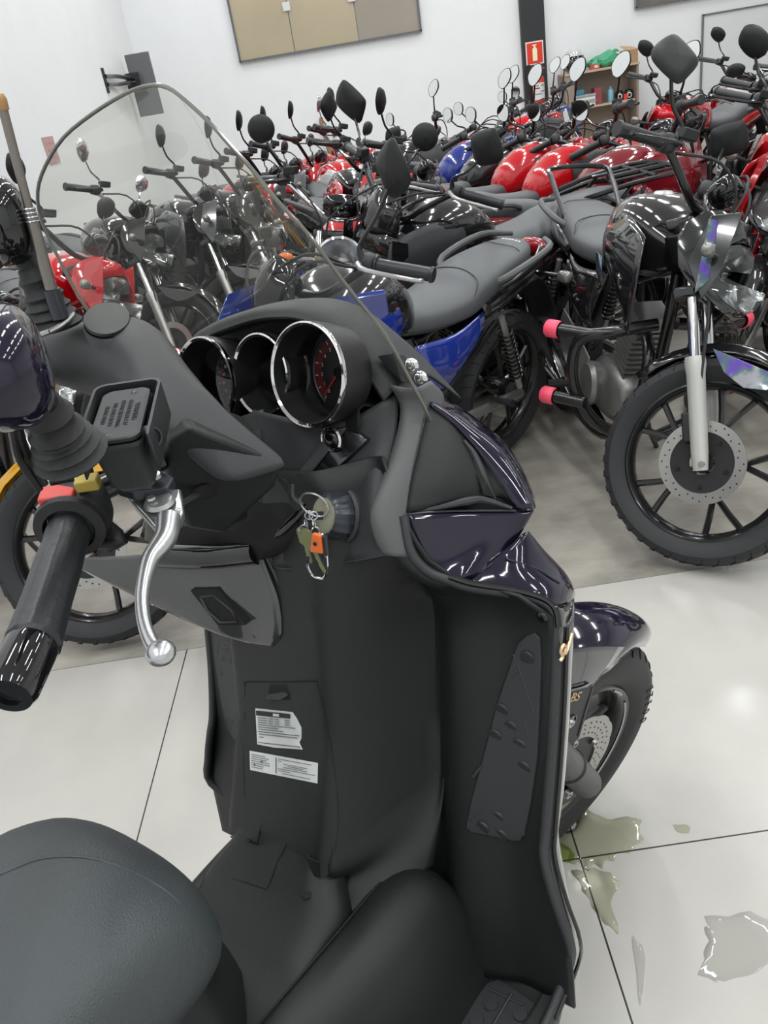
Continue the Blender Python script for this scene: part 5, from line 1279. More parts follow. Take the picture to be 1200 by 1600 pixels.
puddle([(0.222, 1.095), (0.27, 1.10), (0.30, 1.15), (0.34, 1.11), (0.40, 1.10), (0.385, 1.04), (0.33, 1.02), (0.29, 1.005), (0.25, 1.02)], 0.0001, 'coolant_puddle', M['green_wet'], 'pale green coolant puddle on the tiles beside the scooter front tyre', 'puddle')
puddle([(0.215, 1.075), (0.238, 1.07), (0.255, 1.04), (0.235, 1.025), (0.218, 1.04)], 0.0004, 'coolant_puddle', glass_mat('bright_coolant', (0.72, 0.82, 0.50), 0.12, hazecol=(0.35, 0.5, 0.05)), 'small bright green coolant spot under the scooter front tyre', 'puddle')
puddle([(0.24, 1.005), (0.29, 1.0), (0.32, 0.965), (0.29, 0.93), (0.285, 0.87), (0.262, 0.90), (0.25, 0.95)], 0.0001, 'coolant_puddle', M['green_wet'], 'thin yellowish coolant trail across the tile joint', 'puddle')
puddle([(0.462, 1.068), (0.49, 1.062), (0.485, 1.045), (0.465, 1.05)], 0.0001, 'coolant_puddle', M['green_wet'], 'tiny green drop on the tile well to the right of the tyre', 'puddle')
puddle([(0.305, 0.86), (0.315, 0.83), (0.295, 0.78), (0.275, 0.745), (0.29, 0.80), (0.298, 0.84)], 0.0001, 'water_puddle', M['wet'], 'thin clear water streak on the tile beside the joint line', 'puddle')
puddle([(0.44, 0.87), (0.53, 0.86), (0.55, 0.80), (0.46, 0.76), (0.39, 0.77), (0.42, 0.82)], 0.0001, 'water_puddle', M['wet'], 'clear water puddle on the tile at the lower right corner', 'puddle')

# ------------------------------------------------------------------ motorcycles
MRK = R(26)
MA = Vector((0, -math.sin(MRK), math.cos(MRK)))
MBs = Vector((0, 0.61, 0.305))

def moto(name, label, x, y, hd, steer=38, lean=7.5, s=0.98, col='red', col2=None, style='street', opts=(), myaw=0, mup=0.0, mscale=1.0, seatm='seat_grey', lod=0, cat='motorcycle', group=None, forkm='alu', muf='chrome'):
    """local frame: x right, y forward, z up, origin on the floor midway between the axles; steer > 0 turns left"""
    h, le = R(hd), R(lean)
    fwd = Vector((math.sin(h), math.cos(h), 0))
    rgt = Vector((math.cos(h), -math.sin(h), 0))
    up = Vector((0, 0, 1))
    ax = rgt * math.cos(le) + up * math.sin(le)
    az = -rgt * math.sin(le) + up * math.cos(le)
    org = Vector((x, y, 0))
    q = Quaternion(MA, R(steer))
    def T(p):
        return org + (ax * p[0] + fwd * p[1] + az * p[2]) * s
    def S(p):
        return T(MBs + (q @ (Vector(p) - MBs)))
    root = thing(name, label, cat, org, group)
    P = PAINTS[col]
    P2 = PAINTS[col2] if col2 else P
    seg = (40, 28, 20)[lod]
    n3 = (4, 3, 2)[lod]
    tr = style == 'trail'
    cru = style == 'cruiser'
    spo = style == 'sport'
    wr = 0.305
    # ---- wheels
    def wheel(cy, nm, X, tw):
        tyre_p = [(wr - 0.075, -tw * 0.55), (wr - 0.055, -tw * 0.9), (wr - 0.03, -tw), (wr - 0.010, -tw * 0.72), (wr, 0), (wr - 0.010, tw * 0.72), (wr - 0.03, tw), (wr - 0.055, tw * 0.9), (wr - 0.075, tw * 0.55)]
        rp = [(wr - 0.072, tw * 0.6), (wr - 0.078, tw * 0.65), (wr - 0.086, tw * 0.5), (wr - 0.096, tw * 0.15), (wr - 0.096, -tw * 0.15), (wr - 0.086, -tw * 0.5), (wr - 0.078, -tw * 0.65), (wr - 0.072, -tw * 0.6)]
        c = (0, cy, wr)
        rim = MB().lathe(rp, c, (1, 0, 0), seg + 20)
        spoked = 'spoke' in opts or tr or cru
        if not spoked:
            for k in range(5):
                a = 2 * PI * k / 5 + 0.3
                for da in (-0.24, 0.24):
                    rim.tube([(0, cy + 0.03 * math.cos(a), wr + 0.03 * math.sin(a)), (0.0, cy + 0.11 * math.cos(a + da * 0.25), wr + 0.11 * math.sin(a + da * 0.25)), (0, cy + (wr - 0.088) * math.cos(a + da), wr + (wr - 0.088) * math.sin(a + da))], [0.013, 0.009, 0.010], 6, 2)
        else:
            for k in range((28, 18, 12)[lod]):
                a = 2 * PI * k / (28, 18, 12)[lod]
                b = a + (0.45 if k % 2 else -0.45)
                rim.tube([((0.03 if k % 4 < 2 else -0.03), cy + 0.035 * math.cos(a), wr + 0.035 * math.sin(a)), (0, cy + (wr - 0.094) * math.cos(b), wr + (wr - 0.094) * math.sin(b))], 0.0022, 4, 1, False)
        rim.lathe([(0.0001, -0.05), (0.03, -0.05), (0.038, -0.02), (0.038, 0.02), (0.03, 0.05), (0.0001, 0.05)], c, (1, 0, 0), 18)
        ro = rim.build(nm + '_wheel', M['chrome'] if cru else (M['alu'] if tr else M['frame_black']), root, X)
        to = MB().lathe(tyre_p, c, (1, 0, 0), seg + 24).build(nm + '_tyre', M['tyre'], ro, X)
        if lod == 0:
            g = MB()
            for k in range(40):
                a = 2 * PI * k / 40
                for s_ in (1, -1):
                    g.tube([(s_ * tw * 0.25, cy + (wr - 0.001) * math.cos(a), wr + (wr - 0.001) * math.sin(a)), (s_ * tw * 0.6, cy + (wr - 0.0065) * math.cos(a + .06), wr + (wr - 0.0065) * math.sin(a + .06)), (s_ * tw * 0.95, cy + (wr - 0.024) * math.cos(a + .08), wr + (wr - 0.024) * math.sin(a + .08))], [0.0015, 0.0025, 0.001], 5, 1)
            g.build('tyre_tread', M['seam'], to, X)
        return ro
    fw = wheel(0.655, 'front', S, 0.045)
    rw = wheel(-0.655, 'rear', T, 0.055)
    if 'drum' not in opts and not cru:
        d = MB()
        nn = seg + 8
        d.grid([[(xx, 0.655 + rr * math.cos(2 * PI * k / nn), wr + rr * math.sin(2 * PI * k / nn)) for k in range(nn)] for xx, rr in ((0.062, 0.12), (0.062, 0.088), (0.066, 0.088), (0.066, 0.12), (0.062, 0.12))], cu=True)
        dd = d.build('front_brake_disc', M['steel'], fw, S)
        c_ = MB().lathe([(0.035, 0.060), (0.09, 0.0635), (0.09, 0.061)], (0, 0.655, wr), (1, 0, 0), 24)
        c_.build('disc_carrier', M['engine_black'], dd, S)
        if lod == 0:
            hl = MB()
            for k in range(36):
                a = 2 * PI * k / 36
                hl.lathe([(0.0001, 0.0004), (0.0025, 0.0004)], (0.0662, 0.655 + (0.097 + 0.007 * (k % 3)) * math.cos(a), wr + (0.097 + 0.007 * (k % 3)) * math.sin(a)), (1, 0, 0), 8)
            for k in range(5):
                a = 2 * PI * k / 5
                hl.lathe([(0.0001, 0.004), (0.006, 0.004), (0.007, 0)], (0.065, 0.655 + 0.07 * math.cos(a), wr + 0.07 * math.sin(a)), (1, 0, 0), 10)
            hl.build('disc_drillings', M['seam'], dd, S)
        MB().box((0.075, 0.595, wr + 0.085), (0.04, 0.055, 0.085), ((1, 0, 0), (0, 1, 0.5), (0, -0.5, 1))).build('brake_caliper', M['engine_black'], root, S, bevel=0.006)
        MB().tube([(0.08, 0.60, wr + 0.12), (0.10, 0.56, wr + 0.24), (0.09, 0.50, wr + 0.42), (0.07, 0.40, wr + 0.55)], 0.005, 6, 3).build('brake_hose', M['rubber'], root, S)
    # ---- fork
    f0 = Vector((0, 0.655, wr))
    for sd in (1, -1):
        a_ = Vector((sd * 0.085, 0.665, wr - 0.02))
        b_ = a_ + MA * 0.30
        t_ = a_ + MA * 0.70
        lg = MB().tube([a_, a_ + MA * 0.05, a_ + MA * 0.27, b_, b_ + MA * 0.02], [0.021, 0.024, 0.026, 0.030, 0.028], 14, 1).build('fork_leg', M['rubber'] if tr else M[forkm], root, S)
        MB().tube([b_, t_], 0.0165, 14, 1).build('fork_tube', M['chrome'] if not tr else M['rubber'], lg, S)
        if lod == 0:
            MB().lathe([(0.009, 0.0), (0.009, 0.008), (0.0001, 0.008)], a_ + Vector((sd * 0.022, 0, 0.02)), (sd, 0, 0), 12).build('axle_nut', M['steel'], lg, S)
    tc = f0 + MA * 0.66 + Vector((0, -0.025, 0))
    MB().box(tc, (0.22, 0.07, 0.03), ((1, 0, 0), (0, math.cos(MRK), math.sin(MRK)), MA)).box(f0 + MA * 0.47 + Vector((0, -0.02, 0)), (0.21, 0.065, 0.035), ((1, 0, 0), (0, math.cos(MRK), math.sin(MRK)), MA)).build('fork_clamp', M['frame_black'], root, S, bevel=0.008)
    # ---- front mudguard
    rows = []
    rad = wr + (0.025 if not tr else 0.17)
    a0, a1 = ((25, 150) if not tr else (52, 120))
    if 'longguard' in opts:
        a0, a1 = 2, 172
    for k in range(13):
        t = k / 12
        a = R(a0 + (a1 - a0) * t)
        wd = (0.058 if not cru else 0.07) * (0.45 + 0.55 * math.sin(PI * min(1, t * 1.3 + 0.1)) ** 0.5 if not tr else (0.5 + 0.8 * t))
        rows.append([(wd * u, 0.655 + (rad + 0.012 - 0.03 * u * u) * math.cos(a), wr + (rad + 0.012 - 0.03 * u * u) * math.sin(a)) for u in (-1, -0.8, -0.4, 0, 0.4, 0.8, 1)])
    mgd = MB().patch(rows, 2, 1).build('front_mudguard', P if 'black_guard' not in opts else M['gloss'], root, S, thick=0.003)
    if not tr:
        for sd in (1, -1):
            MB().prism([(sd * 0.066, 0.655 + rr * math.cos(R(a)), wr + rr * math.sin(R(a))) for a, rr in ((62, wr + 0.015), (108, wr + 0.015), (100, wr - 0.05), (85, wr - 0.075), (72, wr - 0.05))], (sd * 0.004, 0, 0)).build('mudguard_bracket', P2 if 'holo' not in opts else M['holo'], mgd, S, bevel=0.002)
    # ---- handlebar, grips, controls
    hz = 0.04 if tr else (0.03 if cru else 0)
    hbp = [(-0.37, 0.20, 1.04 + hz), (-0.24, 0.265, 1.06 + hz), (-0.13, 0.325, 0.99 + hz), (-0.05, 0.335, 0.965), (0.05, 0.335, 0.965), (0.13, 0.325, 0.99 + hz), (0.24, 0.265, 1.06 + hz), (0.37, 0.20, 1.04 + hz)]
    hbo = MB().tube(hbp, 0.0115, 10, n3).build('handlebar', M['chrome'] if ('chromebar' in opts or cru) else M['frame_black'], root, S)
    for sd in (1, -1):
        ga_, gb_ = Vector((sd * 0.245, 0.263, 1.06 + hz)), Vector((sd * 0.385, 0.193, 1.038 + hz))
        gd_ = (gb_ - ga_)
        MB().lathe([(0.024, 0), (0.024, 0.004), (0.0175, 0.006), (0.0165, 0.03), (0.0175, 0.1), (0.0175, gd_.length - 0.01), (0.021, gd_.length - 0.008), (0.019, gd_.length), (0.0001, gd_.length)], ga_, gd_, 18, wob=(lambda t: 1 + 0.03 * math.sin(t * 2 * PI * 8)) if lod == 0 else None).build('grip', M['grip'], hbo, S)
        MB().ball(ga_ - gd_.normalized() * 0.022, (0.026, 0.024, 0.026), None, 12, 8, 0.75).build('switch_housing', M['plastic_grey'], hbo, S)
        MB().tube([ga_ - gd_.normalized() * 0.03 + Vector((0, 0.025, 0.002)), ga_ + Vector((sd * 0.02, 0.052, 0.0)), gb_ + Vector((-sd * 0.02, 0.055, -0.002)), gb_ + Vector((sd * 0.005, 0.045, -0.004))], [0.009, 0.007, 0.0055, 0.007], 8, 3).build('lever', M['alu'] if sd < 0 or 'silverlever' in opts else M['frame_black'], hbo, S)
        if sd > 0:
            MB().box(ga_ - gd_.normalized() * 0.05 + Vector((0, 0.02, 0.032)), (0.055, 0.035, 0.03), (gd_, (0.4, 1, 0), (0, 0, 1))).build('brake_reservoir', M['plastic'], hbo, S, bevel=0.005)
        if 'onemirror' in opts and sd > 0:
            continue
        # mirrors
        m0 = ga_ - gd_.normalized() * 0.03 + Vector((0, 0.012, 0.015))
        m1 = Vector((sd * 0.262, 0.262, 1.145 + hz + mup * 0.7))
        m2 = Vector((sd * 0.305, 0.245, 1.205 + hz + mup))
        st_ = MB().tube([m0, m0 + Vector((0, 0, 0.035)), m1, m2], [0.010, 0.006, 0.005, 0.005], 8, n3).build('mirror_stem', M['chrome'] if 'chromebar' in opts else M['frame_black'], root, S)
        mc = m2 + Vector((sd * 0.012, 0.0, 0.03))
        ta = R(-28 if 'roundmirror' not in opts else 0) * sd
        mxa = Quaternion(Vector((0, 0, 1)), R(myaw)) @ Vector((math.cos(ta), 0.12 * sd, -math.sin(ta))).normalized()
        mza = Vector((math.sin(ta), 0.05, math.cos(ta)))
        mza = (mza - mxa * mza.dot(mxa)).normalized()
        mya = mza.cross(mxa)
        if 'roundmirror' in opts or cru:
            out2 = [(0.052 * math.cos(2 * PI * k / 20), 0.052 * math.sin(2 * PI * k / 20)) for k in range(20)]
        elif 'bigmirror' in opts:
            out2 = [(-0.070, -0.030), (-0.056, -0.052), (0.02, -0.058), (0.058, -0.046), (0.070, -0.01), (0.066, 0.038), (0.048, 0.056), (-0.035, 0.056), (-0.060, 0.038)]
        else:
            out2 = [(-0.062, -0.004), (-0.05, -0.034), (-0.012, -0.046), (0.038, -0.040), (0.062, -0.012), (0.064, 0.012), (0.038, 0.036), (-0.004, 0.046), (-0.045, 0.034)]
        oo = cr([(a, b, 0) for a, b in out2] + [(out2[0][0], out2[0][1], 0)], 3 if lod < 2 else 1)[:-1]
        def ml(p, d, k=1.0):
            return mc + (mxa * p.x * k * sd + mza * p.y * k + mya * d) * mscale
        fy = -1 if mya.y > 0 else 1
        MB().grid([[ml(p, 0.022 * -fy, 0.02) for p in oo], [ml(p, 0.020 * -fy, 0.55) for p in oo], [ml(p, 0.012 * -fy, 0.88) for p in oo], [ml(p, 0.0, 1.0) for p in oo], [ml(p, 0.004 * fy, 0.98) for p in oo]], cu=True).grid([[ml(p, 0.004 * fy, 0.98) for p in oo], [ml(p, 0.002 * fy, 0.92) for p in oo]], cu=True).build('mirror_housing', M['plastic'] if 'chromebar' not in opts else M['chrome'], st_, S)
        MB().grid([[ml(p, 0.003 * fy, 0.93) for p in oo], [ml(p, 0.003 * fy, 0.02) for p in oo]], cu=True).build('mirror_glass', M['mirror'], st_, S, smooth=False)
        # front indicators
        ib = Vector((sd * 0.10, 0.47, 0.83))
        ie = Vector((sd * (0.19 if 'wideind' not in opts else 0.22), 0.48, 0.835))
        io = MB().tube([ib, ie], 0.008, 8, 1).build('indicator_stem', M['frame_black'] if not cru else M['chrome'], root, S)
        MB().ball(ie + Vector((sd * 0.02, 0, 0)), (0.030, 0.018, 0.019), None, 14, 8, 0.8).build('indicator_lens', M['orange'] if 'orangeind' in opts or cru else M['ind_clear'], io, S)
    # instruments
    MB().ball((0, 0.40, 1.02), (0.075, 0.03, 0.048), ((1, 0, 0), (0, 0.8, -0.6), (0, 0.6, 0.8)), 18, 10, 0.7).build('instrument_pod', M['gloss'], root, S)
    MB().ball((0, 0.392, 1.04), (0.062, 0.004, 0.034), ((1, 0, 0), (0, 0.6, -0.8), (0, 0.8, 0.6)), 18, 6, 0.7).build('instrument_glass', M['lcd'], root, S)
    for k, (px_, c0) in enumerate(((0.2, 0.05), (-0.2, -0.04), (-0.18, 0.03))):
        MB().tube([(px_, 0.29, 1.05 + hz), (px_ * 0.7, 0.40, 1.06 + 0.02 * k), (c0 * 1.6, 0.46, 0.98), (c0, 0.40, 0.82)], 0.0042, 6, n3).build('control_cable', M['rubber'], root, S)
    # headlight
    if cru or 'roundlight' in opts:
        hs = MB().lathe([(0.0001, -0.13), (0.05, -0.125), (0.085, -0.07), (0.095, 0.0), (0.098, 0.008), (0.09, 0.012)], (0, 0.535, 0.84), (0, 1, -0.05), 32).build('headlight_shell', M['chrome'] if cru else M['gloss'], root, S)
        MB().lathe([(0.0001, 0.024), (0.05, 0.020), (0.088, 0.008)], (0, 0.535, 0.84), (0, 1, -0.05), 28).build('headlight_lens', M['lens'], hs, S)
        MB().lathe([(0.0001, -0.06), (0.05, -0.045), (0.088, 0.004)], (0, 0.535, 0.84), (0, 1, -0.05), 28).build('headlight_reflector', M['reflector'], hs, S)
    else:
        zt, zb = (0.97, 0.70) if not spo else (0.96, 0.70)
        cw = MB()
        def hr(y_, w_, z0_, z1_, n_=16):
            return [(w_ * math.copysign(abs(math.cos(a)) ** 0.7, math.cos(a)), y_ - 0.10 * abs(math.cos(a)) ** 2 + 0.03 * math.sin(a) * -1, (z0_ + z1_) / 2 + (z1_ - z0_) / 2 * math.copysign(abs(math.sin(a)) ** 0.8, math.sin(a))) for a in [2 * PI * k / n_ for k in range(n_)]]
        cw.grid([hr(0.42, 0.10, zb + 0.06, zt - 0.03), hr(0.47, 0.135, zb + 0.02, zt), hr(0.53, 0.125, zb, zt - 0.02), hr(0.555, 0.105, zb + 0.015, zt - 0.07)], cu=True)
        hs = cw.build('headlight_cowl', P if not spo else P2, root, S, thick=0.003)
        MB().grid([hr(0.552, 0.103, zb + 0.02, zt - 0.075), hr(0.575, 0.075, zb + 0.04, zt - 0.095), hr(0.582, 0.03, zb + 0.07, zt - 0.12), hr(0.583, 0.001, zb + 0.09, zt - 0.14)], cu=True).build('headlight_lens', M['lens'], hs, S)
        MB().grid([hr(0.550, 0.103, zb + 0.02, zt - 0.075), hr(0.52, 0.07, zb + 0.05, zt - 0.10), hr(0.50, 0.001, zb + 0.09, zt - 0.14)], cu=True).build('headlight_reflector', M['reflector'], hs, S)
        for sd in (1, -1):
            MB().prism([(sd * 0.118, 0.50, zt - 0.01), (sd * 0.138, 0.43, zt - 0.04), (sd * 0.142, 0.42, zb + 0.10), (sd * 0.125, 0.49, zb + 0.02), (sd * 0.128, 0.51, zb + 0.1)], (sd * 0.004, 0, 0)).build('cowl_side', P2, hs, S, bevel=0.002)
        if spo:
            for sd in (1, -1):
                MB().prism([(sd * 0.09, 0.585, 0.91), (sd * 0.125, 0.51, 0.975), (sd * 0.20, 0.20, 0.962), (sd * 0.195, 0.19, 0.90), (sd * 0.155, 0.40, 0.83)], (-sd * 0.012, 0, 0.010)).build('side_fairing_wing', P2, hs, S, bevel=0.003)
        if 'decal' in opts:
            MB().prism([(0.146, 0.43, zt - 0.05), (0.146, 0.455, zt - 0.05), (0.134, 0.49, zb + 0.07), (0.140, 0.47, zb + 0.03)], (0.003, 0, 0)).build('cowl_decal', M['holo'], hs, S)
        if 'screen' in opts or tr:
            MB().patch([[(-0.10, 0.44, zt - 0.03), (0, 0.50, zt - 0.01), (0.10, 0.44, zt - 0.03)], [(-0.09, 0.42, zt + 0.05), (0, 0.47, zt + 0.07), (0.09, 0.42, zt + 0.05)], [(-0.055, 0.38, zt + 0.10), (0, 0.405, zt + 0.125), (0.055, 0.38, zt + 0.10)]], 4, 4).build('fly_screen', M['smoke'] if 'screen' in opts else P, hs, S, thick=0.003)
    # ---- tank and shrouds
    if spo:
        tk = [(-0.06, 0, 0.79, 0.05, 0.05, 2.4), (-0.02, 0, 0.82, 0.10, 0.085, 2.6), (0.08, 0, 0.865, 0.14, 0.115, 2.5), (0.20, 0, 0.885, 0.155, 0.115, 2.5), (0.31, 0, 0.87, 0.13, 0.10, 2.5), (0.38, 0, 0.85, 0.07, 0.06, 2.4)]
    elif cru:
        tk = [(-0.08, 0, 0.78, 0.03, 0.03, 2.2), (-0.03, 0, 0.79, 0.08, 0.07, 2.2), (0.10, 0, 0.82, 0.125, 0.11, 2.2), (0.24, 0, 0.84, 0.12, 0.11, 2.2), (0.34, 0, 0.84, 0.07, 0.07, 2.2)]
    else:
        tk = [(-0.10, 0, 0.78, 0.05, 0.05, 2.6), (-0.05, 0, 0.81, 0.095, 0.085, 2.7), (0.05, 0, 0.85, 0.130, 0.115, 2.7), (0.18, 0, 0.865, 0.145, 0.118, 2.7), (0.29, 0, 0.855, 0.125, 0.10, 2.7), (0.36, 0, 0.84, 0.06, 0.055, 2.5)]
    tko = MB().loft(tk, (40, 28, 20)[lod], n3).build('fuel_tank', P, root, T)
    MB().lathe([(0.0001, 0.008), (0.024, 0.008), (0.030, 0.003), (0.034, 0.0)], (0, 0.16, 0.980), (0, -0.05, 1), 20).build('tank_cap', M['alu'], tko, T)
    if not cru:
        for sd in (1, -1):
            sp = MB().patch([[(sd * 0.115, 0.12, 0.93), (sd * 0.135, 0.28, 0.93), (sd * 0.145, 0.42, 0.90)], [(sd * 0.152, 0.10, 0.86), (sd * 0.168, 0.28, 0.85), (sd * 0.165, 0.45, 0.80)], [(sd * 0.145, 0.12, 0.77), (sd * 0.160, 0.28, 0.74), (sd * 0.150, 0.40, 0.68)], [(sd * 0.12, 0.20, 0.71), (sd * 0.135, 0.28, 0.66), (sd * 0.13, 0.34, 0.60)]], n3, n3).build('tank_shroud', P2 if ('plainshroud' not in opts) else M['plastic_grey'], root, T, thick=0.004)
            if 'holo' in opts:
                MB().patch([[(sd * 0.158, 0.06, 0.80), (sd * 0.168, 0.14, 0.80)], [(sd * 0.157, 0.07, 0.74), (sd * 0.160, 0.16, 0.70)]], 2, 2).build('shroud_decal', M['holo'], sp, T, thick=0.002)
    # ---- seat
    if cru:
        st2 = MB().loft([(-0.02, 0, 0.74, 0.06, 0.03, 2.2), (-0.10, 0, 0.75, 0.13, 0.05, 2.4), (-0.28, 0, 0.75, 0.165, 0.055, 2.6), (-0.42, 0, 0.78, 0.16, 0.07, 2.6), (-0.52, 0, 0.84, 0.13, 0.06, 2.4), (-0.72, 0, 0.87, 0.12, 0.05, 2.4), (-0.82, 0, 0.88, 0.05, 0.03, 2.2)], 28, n3)
        for p in st2.v:
            p.z += 0.006 * math.sin(p.y * 110)
        st2.build('seat', M['ribbed_seat'], root, T)
    else:
        so = MB().loft([(0.0, 0, 0.765, 0.035, 0.03, 2.3), (-0.04, 0, 0.765, 0.075, 0.045, 2.5), (-0.15, 0, 0.757, 0.11, 0.05, 2.7), (-0.28, 0, 0.765, 0.132, 0.055, 2.8), (-0.36, 0, 0.785, 0.130, 0.062, 2.8), (-0.50, 0, 0.815, 0.120, 0.052, 2.8), (-0.66, 0, 0.83, 0.095, 0.045, 2.8), (-0.74, 0, 0.835, 0.05, 0.03, 2.4)], (36, 26, 18)[lod], n3).build('seat', M[seatm], root, T)
        if lod == 0:
            MB().tube([(-0.125, -0.30, 0.80), (-0.10, -0.345, 0.838), (0, -0.375, 0.851), (0.10, -0.345, 0.838), (0.125, -0.30, 0.80)], 0.0018, 6, 4).tube([(-0.10, -0.62, 0.84), (-0.07, -0.615, 0.872), (0, -0.61, 0.877), (0.07, -0.615, 0.872), (0.10, -0.62, 0.84)], 0.0015, 6, 4).build('seat_seam', M['plastic_grey'], so, T)
        if 'seatprint' in opts:
            for k in range(6):
                MB().box((0.035 - 0.014 * k, -0.685, 0.8755 - 0.001 * abs(k - 2.5)), (0.010, 0.010, 0.002)).build('seat_print', M['white_plastic'], so, T, smooth=False)
    # ---- side panels and tail
    for sd in (1, -1):
        MB().patch([[(sd * 0.115, 0.0, 0.72), (sd * 0.135, -0.18, 0.71), (sd * 0.12, -0.36, 0.73)], [(sd * 0.135, -0.02, 0.62), (sd * 0.155, -0.18, 0.61), (sd * 0.13, -0.34, 0.66)], [(sd * 0.11, -0.06, 0.52), (sd * 0.12, -0.16, 0.52), (sd * 0.11, -0.24, 0.57)]], n3, n3).build('side_panel', P2 if 'greyside' not in opts else M['plastic_grey'], root, T, thick=0.004)
        if not cru:
            MB().patch([[(sd * 0.105, -0.34, 0.765), (sd * 0.118, -0.50, 0.79), (sd * 0.095, -0.68, 0.815), (sd * 0.04, -0.82, 0.84)], [(sd * 0.125, -0.36, 0.725), (sd * 0.128, -0.52, 0.745), (sd * 0.105, -0.70, 0.78), (sd * 0.05, -0.84, 0.82)], [(sd * 0.09, -0.38, 0.68), (sd * 0.095, -0.54, 0.70), (sd * 0.08, -0.70, 0.745), (sd * 0.04, -0.82, 0.79)]], n3, n3).build('tail_fairing', P, root, T, thick=0.004)
            MB().tube([(sd * 0.10, -0.42, 0.80), (sd * 0.155, -0.48, 0.835), (sd * 0.15, -0.70, 0.865), (sd * 0.07, -0.80, 0.862)], [0.010, 0.013, 0.012, 0.010], 8, n3).build('grab_rail', M['strip_grey'] if 'rack' not in opts else M['frame_black'], root, T)
        ie = Vector((sd * 0.15, -0.80, 0.74))
        io = MB().tube([(sd * 0.04, -0.78, 0.74), ie], 0.008, 8, 1).build('indicator_stem', M['frame_black'], root, T)
        MB().ball(ie + Vector((sd * 0.018, 0, 0)), (0.032, 0.022, 0.022), None, 12, 8, 0.8).build('indicator_lens', M['orange'] if 'orangeind' in opts or cru else M['ind_clear'], io, T)
        # shocks
        s0, s1 = Vector((sd * 0.13, -0.60, 0.36)), Vector((sd * 0.125, -0.46, 0.68))
        MB().tube([s0, s1], 0.012, 8, 1).build('shock_absorber', M['alu'], root, T)
        nt_ = (11, 8, 5)[lod]
        pts = []
        dv = (s1 - s0)
        e1_ = Vector((1, 0, 0))
        e2_ = dv.cross(e1_).normalized()
        for k in range(nt_ * 8 + 1):
            a = 2 * PI * k / 8
            pts.append(s0 + dv * (0.18 + 0.64 * k / (nt_ * 8)) + (e1_ * math.cos(a) + e2_ * math.sin(a)) * 0.026)
        MB().tube(pts, 0.0045, 5, 1).build('shock_spring', M['frame_black'], root, T)
        MB().tube([(sd * 0.10, -0.655, wr), (sd * 0.10, -0.12, 0.36)], 0.02, 8, 1).build('swingarm', M['frame_black'] if lod else M['engine'], root, T)
        MB().tube([(sd * 0.12, -0.10, 0.30), (sd * 0.24, -0.11, 0.30)], [0.010, 0.017], 8, 1).build('footrest', M['rubber'], root, T)
        MB().tube([(sd * 0.10, -0.45, 0.36), (sd * 0.20, -0.45, 0.37)], [0.009, 0.015], 8, 1).build('footrest', M['rubber'], root, T)
    MB().ball((0, -0.845, 0.815), (0.065, 0.03, 0.03), None, 14, 8, 0.8).build('tail_light', M['lamp_red'], root, T)
    MB().patch([[(x_, y_, z_ - 0.02 * abs(x_) / 0.07) for x_ in (-0.07, 0, 0.07)] for y_, z_ in ((-0.30, 0.66), (-0.55, 0.70), (-0.78, 0.74), (-0.90, 0.62), (-0.97, 0.48))], n3, n3).build('rear_mudguard', M['plastic'] if not cru else P, root, T, thick=0.003)
    if 'rack' in opts:
        MB().tube([(-0.10, -0.48, 0.88), (-0.12, -0.70, 0.905), (-0.11, -0.95, 0.91), (0.11, -0.95, 0.91), (0.12, -0.70, 0.905), (0.10, -0.48, 0.88)], 0.011, 8, n3).tube([(-0.11, -0.82, 0.912), (0.11, -0.82, 0.912)], 0.009, 8, 1).tube([(0, -0.66, 0.912), (0, -0.95, 0.912)], 0.012, 8, 1).tube([(-0.06, -0.62, 0.912), (-0.06, -0.95, 0.912)], 0.007, 8, 1).tube([(0.06, -0.62, 0.912), (0.06, -0.95, 0.912)], 0.007, 8, 1).tube([(-0.12, -0.7, 0.90), (-0.11, -0.52, 0.74)], 0.008, 8, 1).tube([(0.12, -0.7, 0.90), (0.11, -0.52, 0.74)], 0.008, 8, 1).build('luggage_rack', M['frame_black'], root, T)
    if 'backrail' in opts:
        MB().tube([(-0.11, -0.46, 0.82), (-0.12, -0.66, 0.95), (-0.10, -0.74, 0.985), (0.10, -0.74, 0.985), (0.12, -0.66, 0.95), (0.11, -0.46, 0.82)], 0.010, 8, n3).build('pillion_rail', M['frame_black'], root, T)
    MB().prism([(0.118, -0.02, 0.42), (0.122, -0.16, 0.47), (0.125, -0.34, 0.52), (0.128, -0.40, 0.42), (0.122, -0.16, 0.26), (0.118, -0.04, 0.26)], (0.006, 0, 0)).build('footrest_plate', M['alu'], root, T, bevel=0.003)
    # ---- frame, engine, exhaust
    fr = MB().tube([(0, 0.33, 0.83), (0, 0.20, 0.76), (0, -0.15, 0.68), (0, -0.75, 0.76)], 0.022, 10, 2)
    fr.tube([(0, 0.34, 0.78), (0, 0.30, 0.50), (0, 0.20, 0.24), (0, 0.05, 0.17)], 0.019, 10, 2)
    for sd in (1, -1):
        fr.tube([(sd * 0.05, -0.05, 0.72), (sd * 0.09, -0.12, 0.50), (sd * 0.09, -0.12, 0.28), (sd * 0.07, 0.05, 0.19)], 0.014, 8, 2).tube([(sd * 0.08, -0.12, 0.42), (sd * 0.11, -0.45, 0.66)], 0.011, 8, 1)
    fr.build('frame', M['frame_black'], root, T)
    ek = M['engine_black'] if 'blackengine' in opts else M['engine']
    en = MB().ball((0, 0.03, 0.32), (0.10, 0.17, 0.105), None, 20, 12, 0.65)
